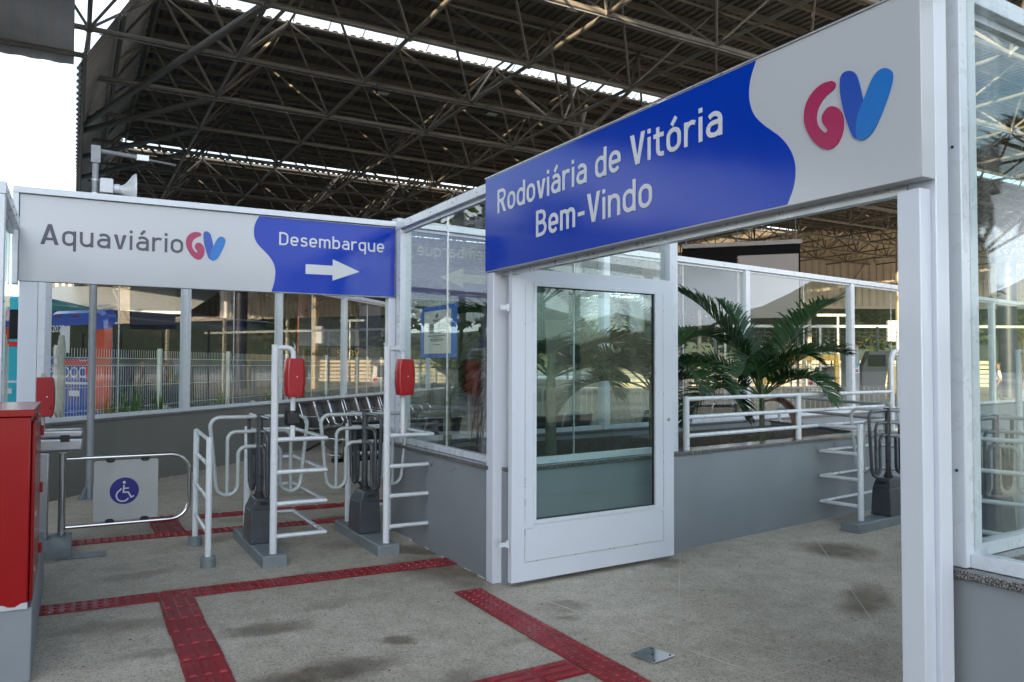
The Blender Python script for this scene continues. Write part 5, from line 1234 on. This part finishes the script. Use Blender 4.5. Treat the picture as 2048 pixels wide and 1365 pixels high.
for i in range(10):
    m = MB()
    for k in range(5): m.box(i * 3 + .12, i * 3 + 2.9, .02, .08, .6 + k * .36, .86 + k * .36)
    m.build('slat_panel', 'cream_render', t); MB().box(i * 3 - .06, i * 3 + .08, -.02, .12, 0, 2.6).build('post', 'white_render', t)
t = thing('steel_portal', 'low horizontal grey beam on thin posts crossing behind the glass', 'frame', (9.2, 36., 0), 90)
MB().box(0, 14, 0, .1, 3.30, 3.42).build('beam', 'tube_light', t)
for x in (.4, 4.7, 8.2, 12.4): MB().box(x, x + .09, 0, .09, 0, 3.3).build('post', 'tube_light', t)

# ------------------------------------------------------------------ people in the hall
def skin_mesh(name, pts, eds, rad, mat, parent=None, sub=2, root=0):
    me = bpy.data.meshes.new(name); me.from_pydata(pts, eds, []); me.update()
    o = bpy.data.objects.new(name, me); col.objects.link(o)
    if parent is not None: o.parent = parent
    s = o.modifiers.new('skin', 'SKIN'); s.use_smooth_shade = True
    if not me.skin_vertices: me.attributes
    lay = me.skin_vertices[0].data if me.skin_vertices else None
    if lay is None: return o
    for i, r_ in enumerate(rad): lay[i].radius = r_ if isinstance(r_, tuple) else (r_, r_)
    lay[root].use_root = True
    b = o.modifiers.new('sub', 'SUBSURF'); b.levels = sub; b.render_levels = sub
    me.materials.append(MATS[mat]); return o
def person(loc, az, label, top, legs, walk=.16, h=1.0):
    t = thing('person', label, 'person', (*loc, 0), az, 'people walking in the hall')
    # local x = facing direction
    J = [(0, 0, .95), (0, 0, 1.15), (0, 0, 1.38), (0, 0, 1.47), (.01, 0, 1.54), (.02, 0, 1.62), (.01, 0, 1.70),
         (0, .10, .92), (walk * .5, .10, .50), (walk, .10, .08), (walk + .14, .10, .04),
         (0, -.10, .92), (-walk * .3, -.10, .50), (-walk * 1.5, -.10, .12), (-walk * 1.5 + .12, -.10, .05),
         (0, .19, 1.38), (-.06, .25, 1.12), (.06, .25, .90), (.10, .25, .82), (0, -.19, 1.38), (.05, -.25, 1.12), (.16, -.24, .92), (.20, -.24, .84)]
    E_ = [(0, 1), (1, 2), (2, 3), (3, 4), (4, 5), (5, 6), (0, 7), (7, 8), (8, 9), (9, 10), (0, 11), (11, 12), (12, 13), (13, 14), (2, 15), (15, 16), (16, 17), (17, 18), (2, 19), (19, 20), (20, 21), (21, 22)]
    Rr = [(.10, .14), (.10, .13), (.10, .15), .055, .07, .09, .075, .085, .06, .042, .035, .085, .06, .042, .035, .06, .045, .035, .03, .06, .045, .035, .03]
    J = [(x, y, z * h) for x, y, z in J]
    skin_mesh('body', J, E_, Rr, 'skin', t)
    idx = [0, 1, 2, 15, 16, 19, 20]; mp_ = {k: i for i, k in enumerate(idx)}
    skin_mesh('shirt', [J[k] for k in idx], [(0, 1), (1, 2), (2, mp_[15]), (mp_[15], mp_[16]), (2, mp_[19]), (mp_[19], mp_[20])], [(.12, .16), (.12, .15), (.12, .17), .07, .06, .07, .06], top, t)
    idx = [0, 7, 8, 9, 11, 12, 13]; mp_ = {k: i for i, k in enumerate(idx)}
    skin_mesh('trousers', [J[k] for k in idx], [(0, 1), (1, 2), (2, 3), (0, 4), (4, 5), (5, 6)], [(.115, .155), .10, .078, .06, .10, .078, .06], legs, t)
    skin_mesh('hair', [(-.015, 0, 1.60 * h), (-.005, 0, 1.68 * h), (.0, 0, 1.73 * h)], [(0, 1), (1, 2)], [.085, .095, .06], 'hair_dark', t)
    MB().box(.08, .105, -.02, .02, 1.585 * h, 1.625 * h).build('nose', 'skin', t, bevel=.008)
    return t
person(pol(31.4, 34), -60, 'person in a pale shirt and dark trousers walking, seen through the far right glass', 'white_cloth', 'dark_cloth')
person(pol(32.5, 33), 140, 'person in dark clothes nearest the right edge of the glass', 'dark_cloth', 'grey_cloth', .08)
person(pol(-24.6, 30), 200, 'person in a teal shirt standing beside the buses behind the fence', 'teal_shirt', 'grey_cloth', .05).location.z = -.3

m = MB(); rnd = random.Random(11)
for i in range(150):
    x, y = rnd.uniform(-3.0, 3.2), rnd.uniform(3.6, 9.5); r_ = rnd.uniform(.003, .009); k = rnd.randint(4, 6); a0 = rnd.uniform(0, 6)
    m.prism([(x + r_ * rnd.uniform(.5, 1.2) * math.cos(a0 + 6.28 * j / k), y + r_ * rnd.uniform(.4, 1.2) * math.sin(a0 + 6.28 * j / k)) for j in range(k)], .0002, .0022)
tag(m.build('floor_litter', 'bark'), 'small dark crumbs scattered over the floor', None, None, 'stuff')
m = MB()
for (x, y) in ((1.05, 4.9), (1.6, 4.6), (2.1, 4.9), (1.3, 5.4), (.42, 4.55), (1.9, 5.6), (2.6, 5.2)):
    m.prism([(x + .012 * math.cos(a) * rnd.uniform(.4, 1.3), y + .008 * math.sin(a) * rnd.uniform(.4, 1.3)) for a in (0, 1.2, 2.5, 3.9, 5.1)], .0002, .0015)
tag(m.build('paint_flakes', 'tactile_red'), 'tiny red paint flakes on the floor right of the strips', None, None, 'stuff')
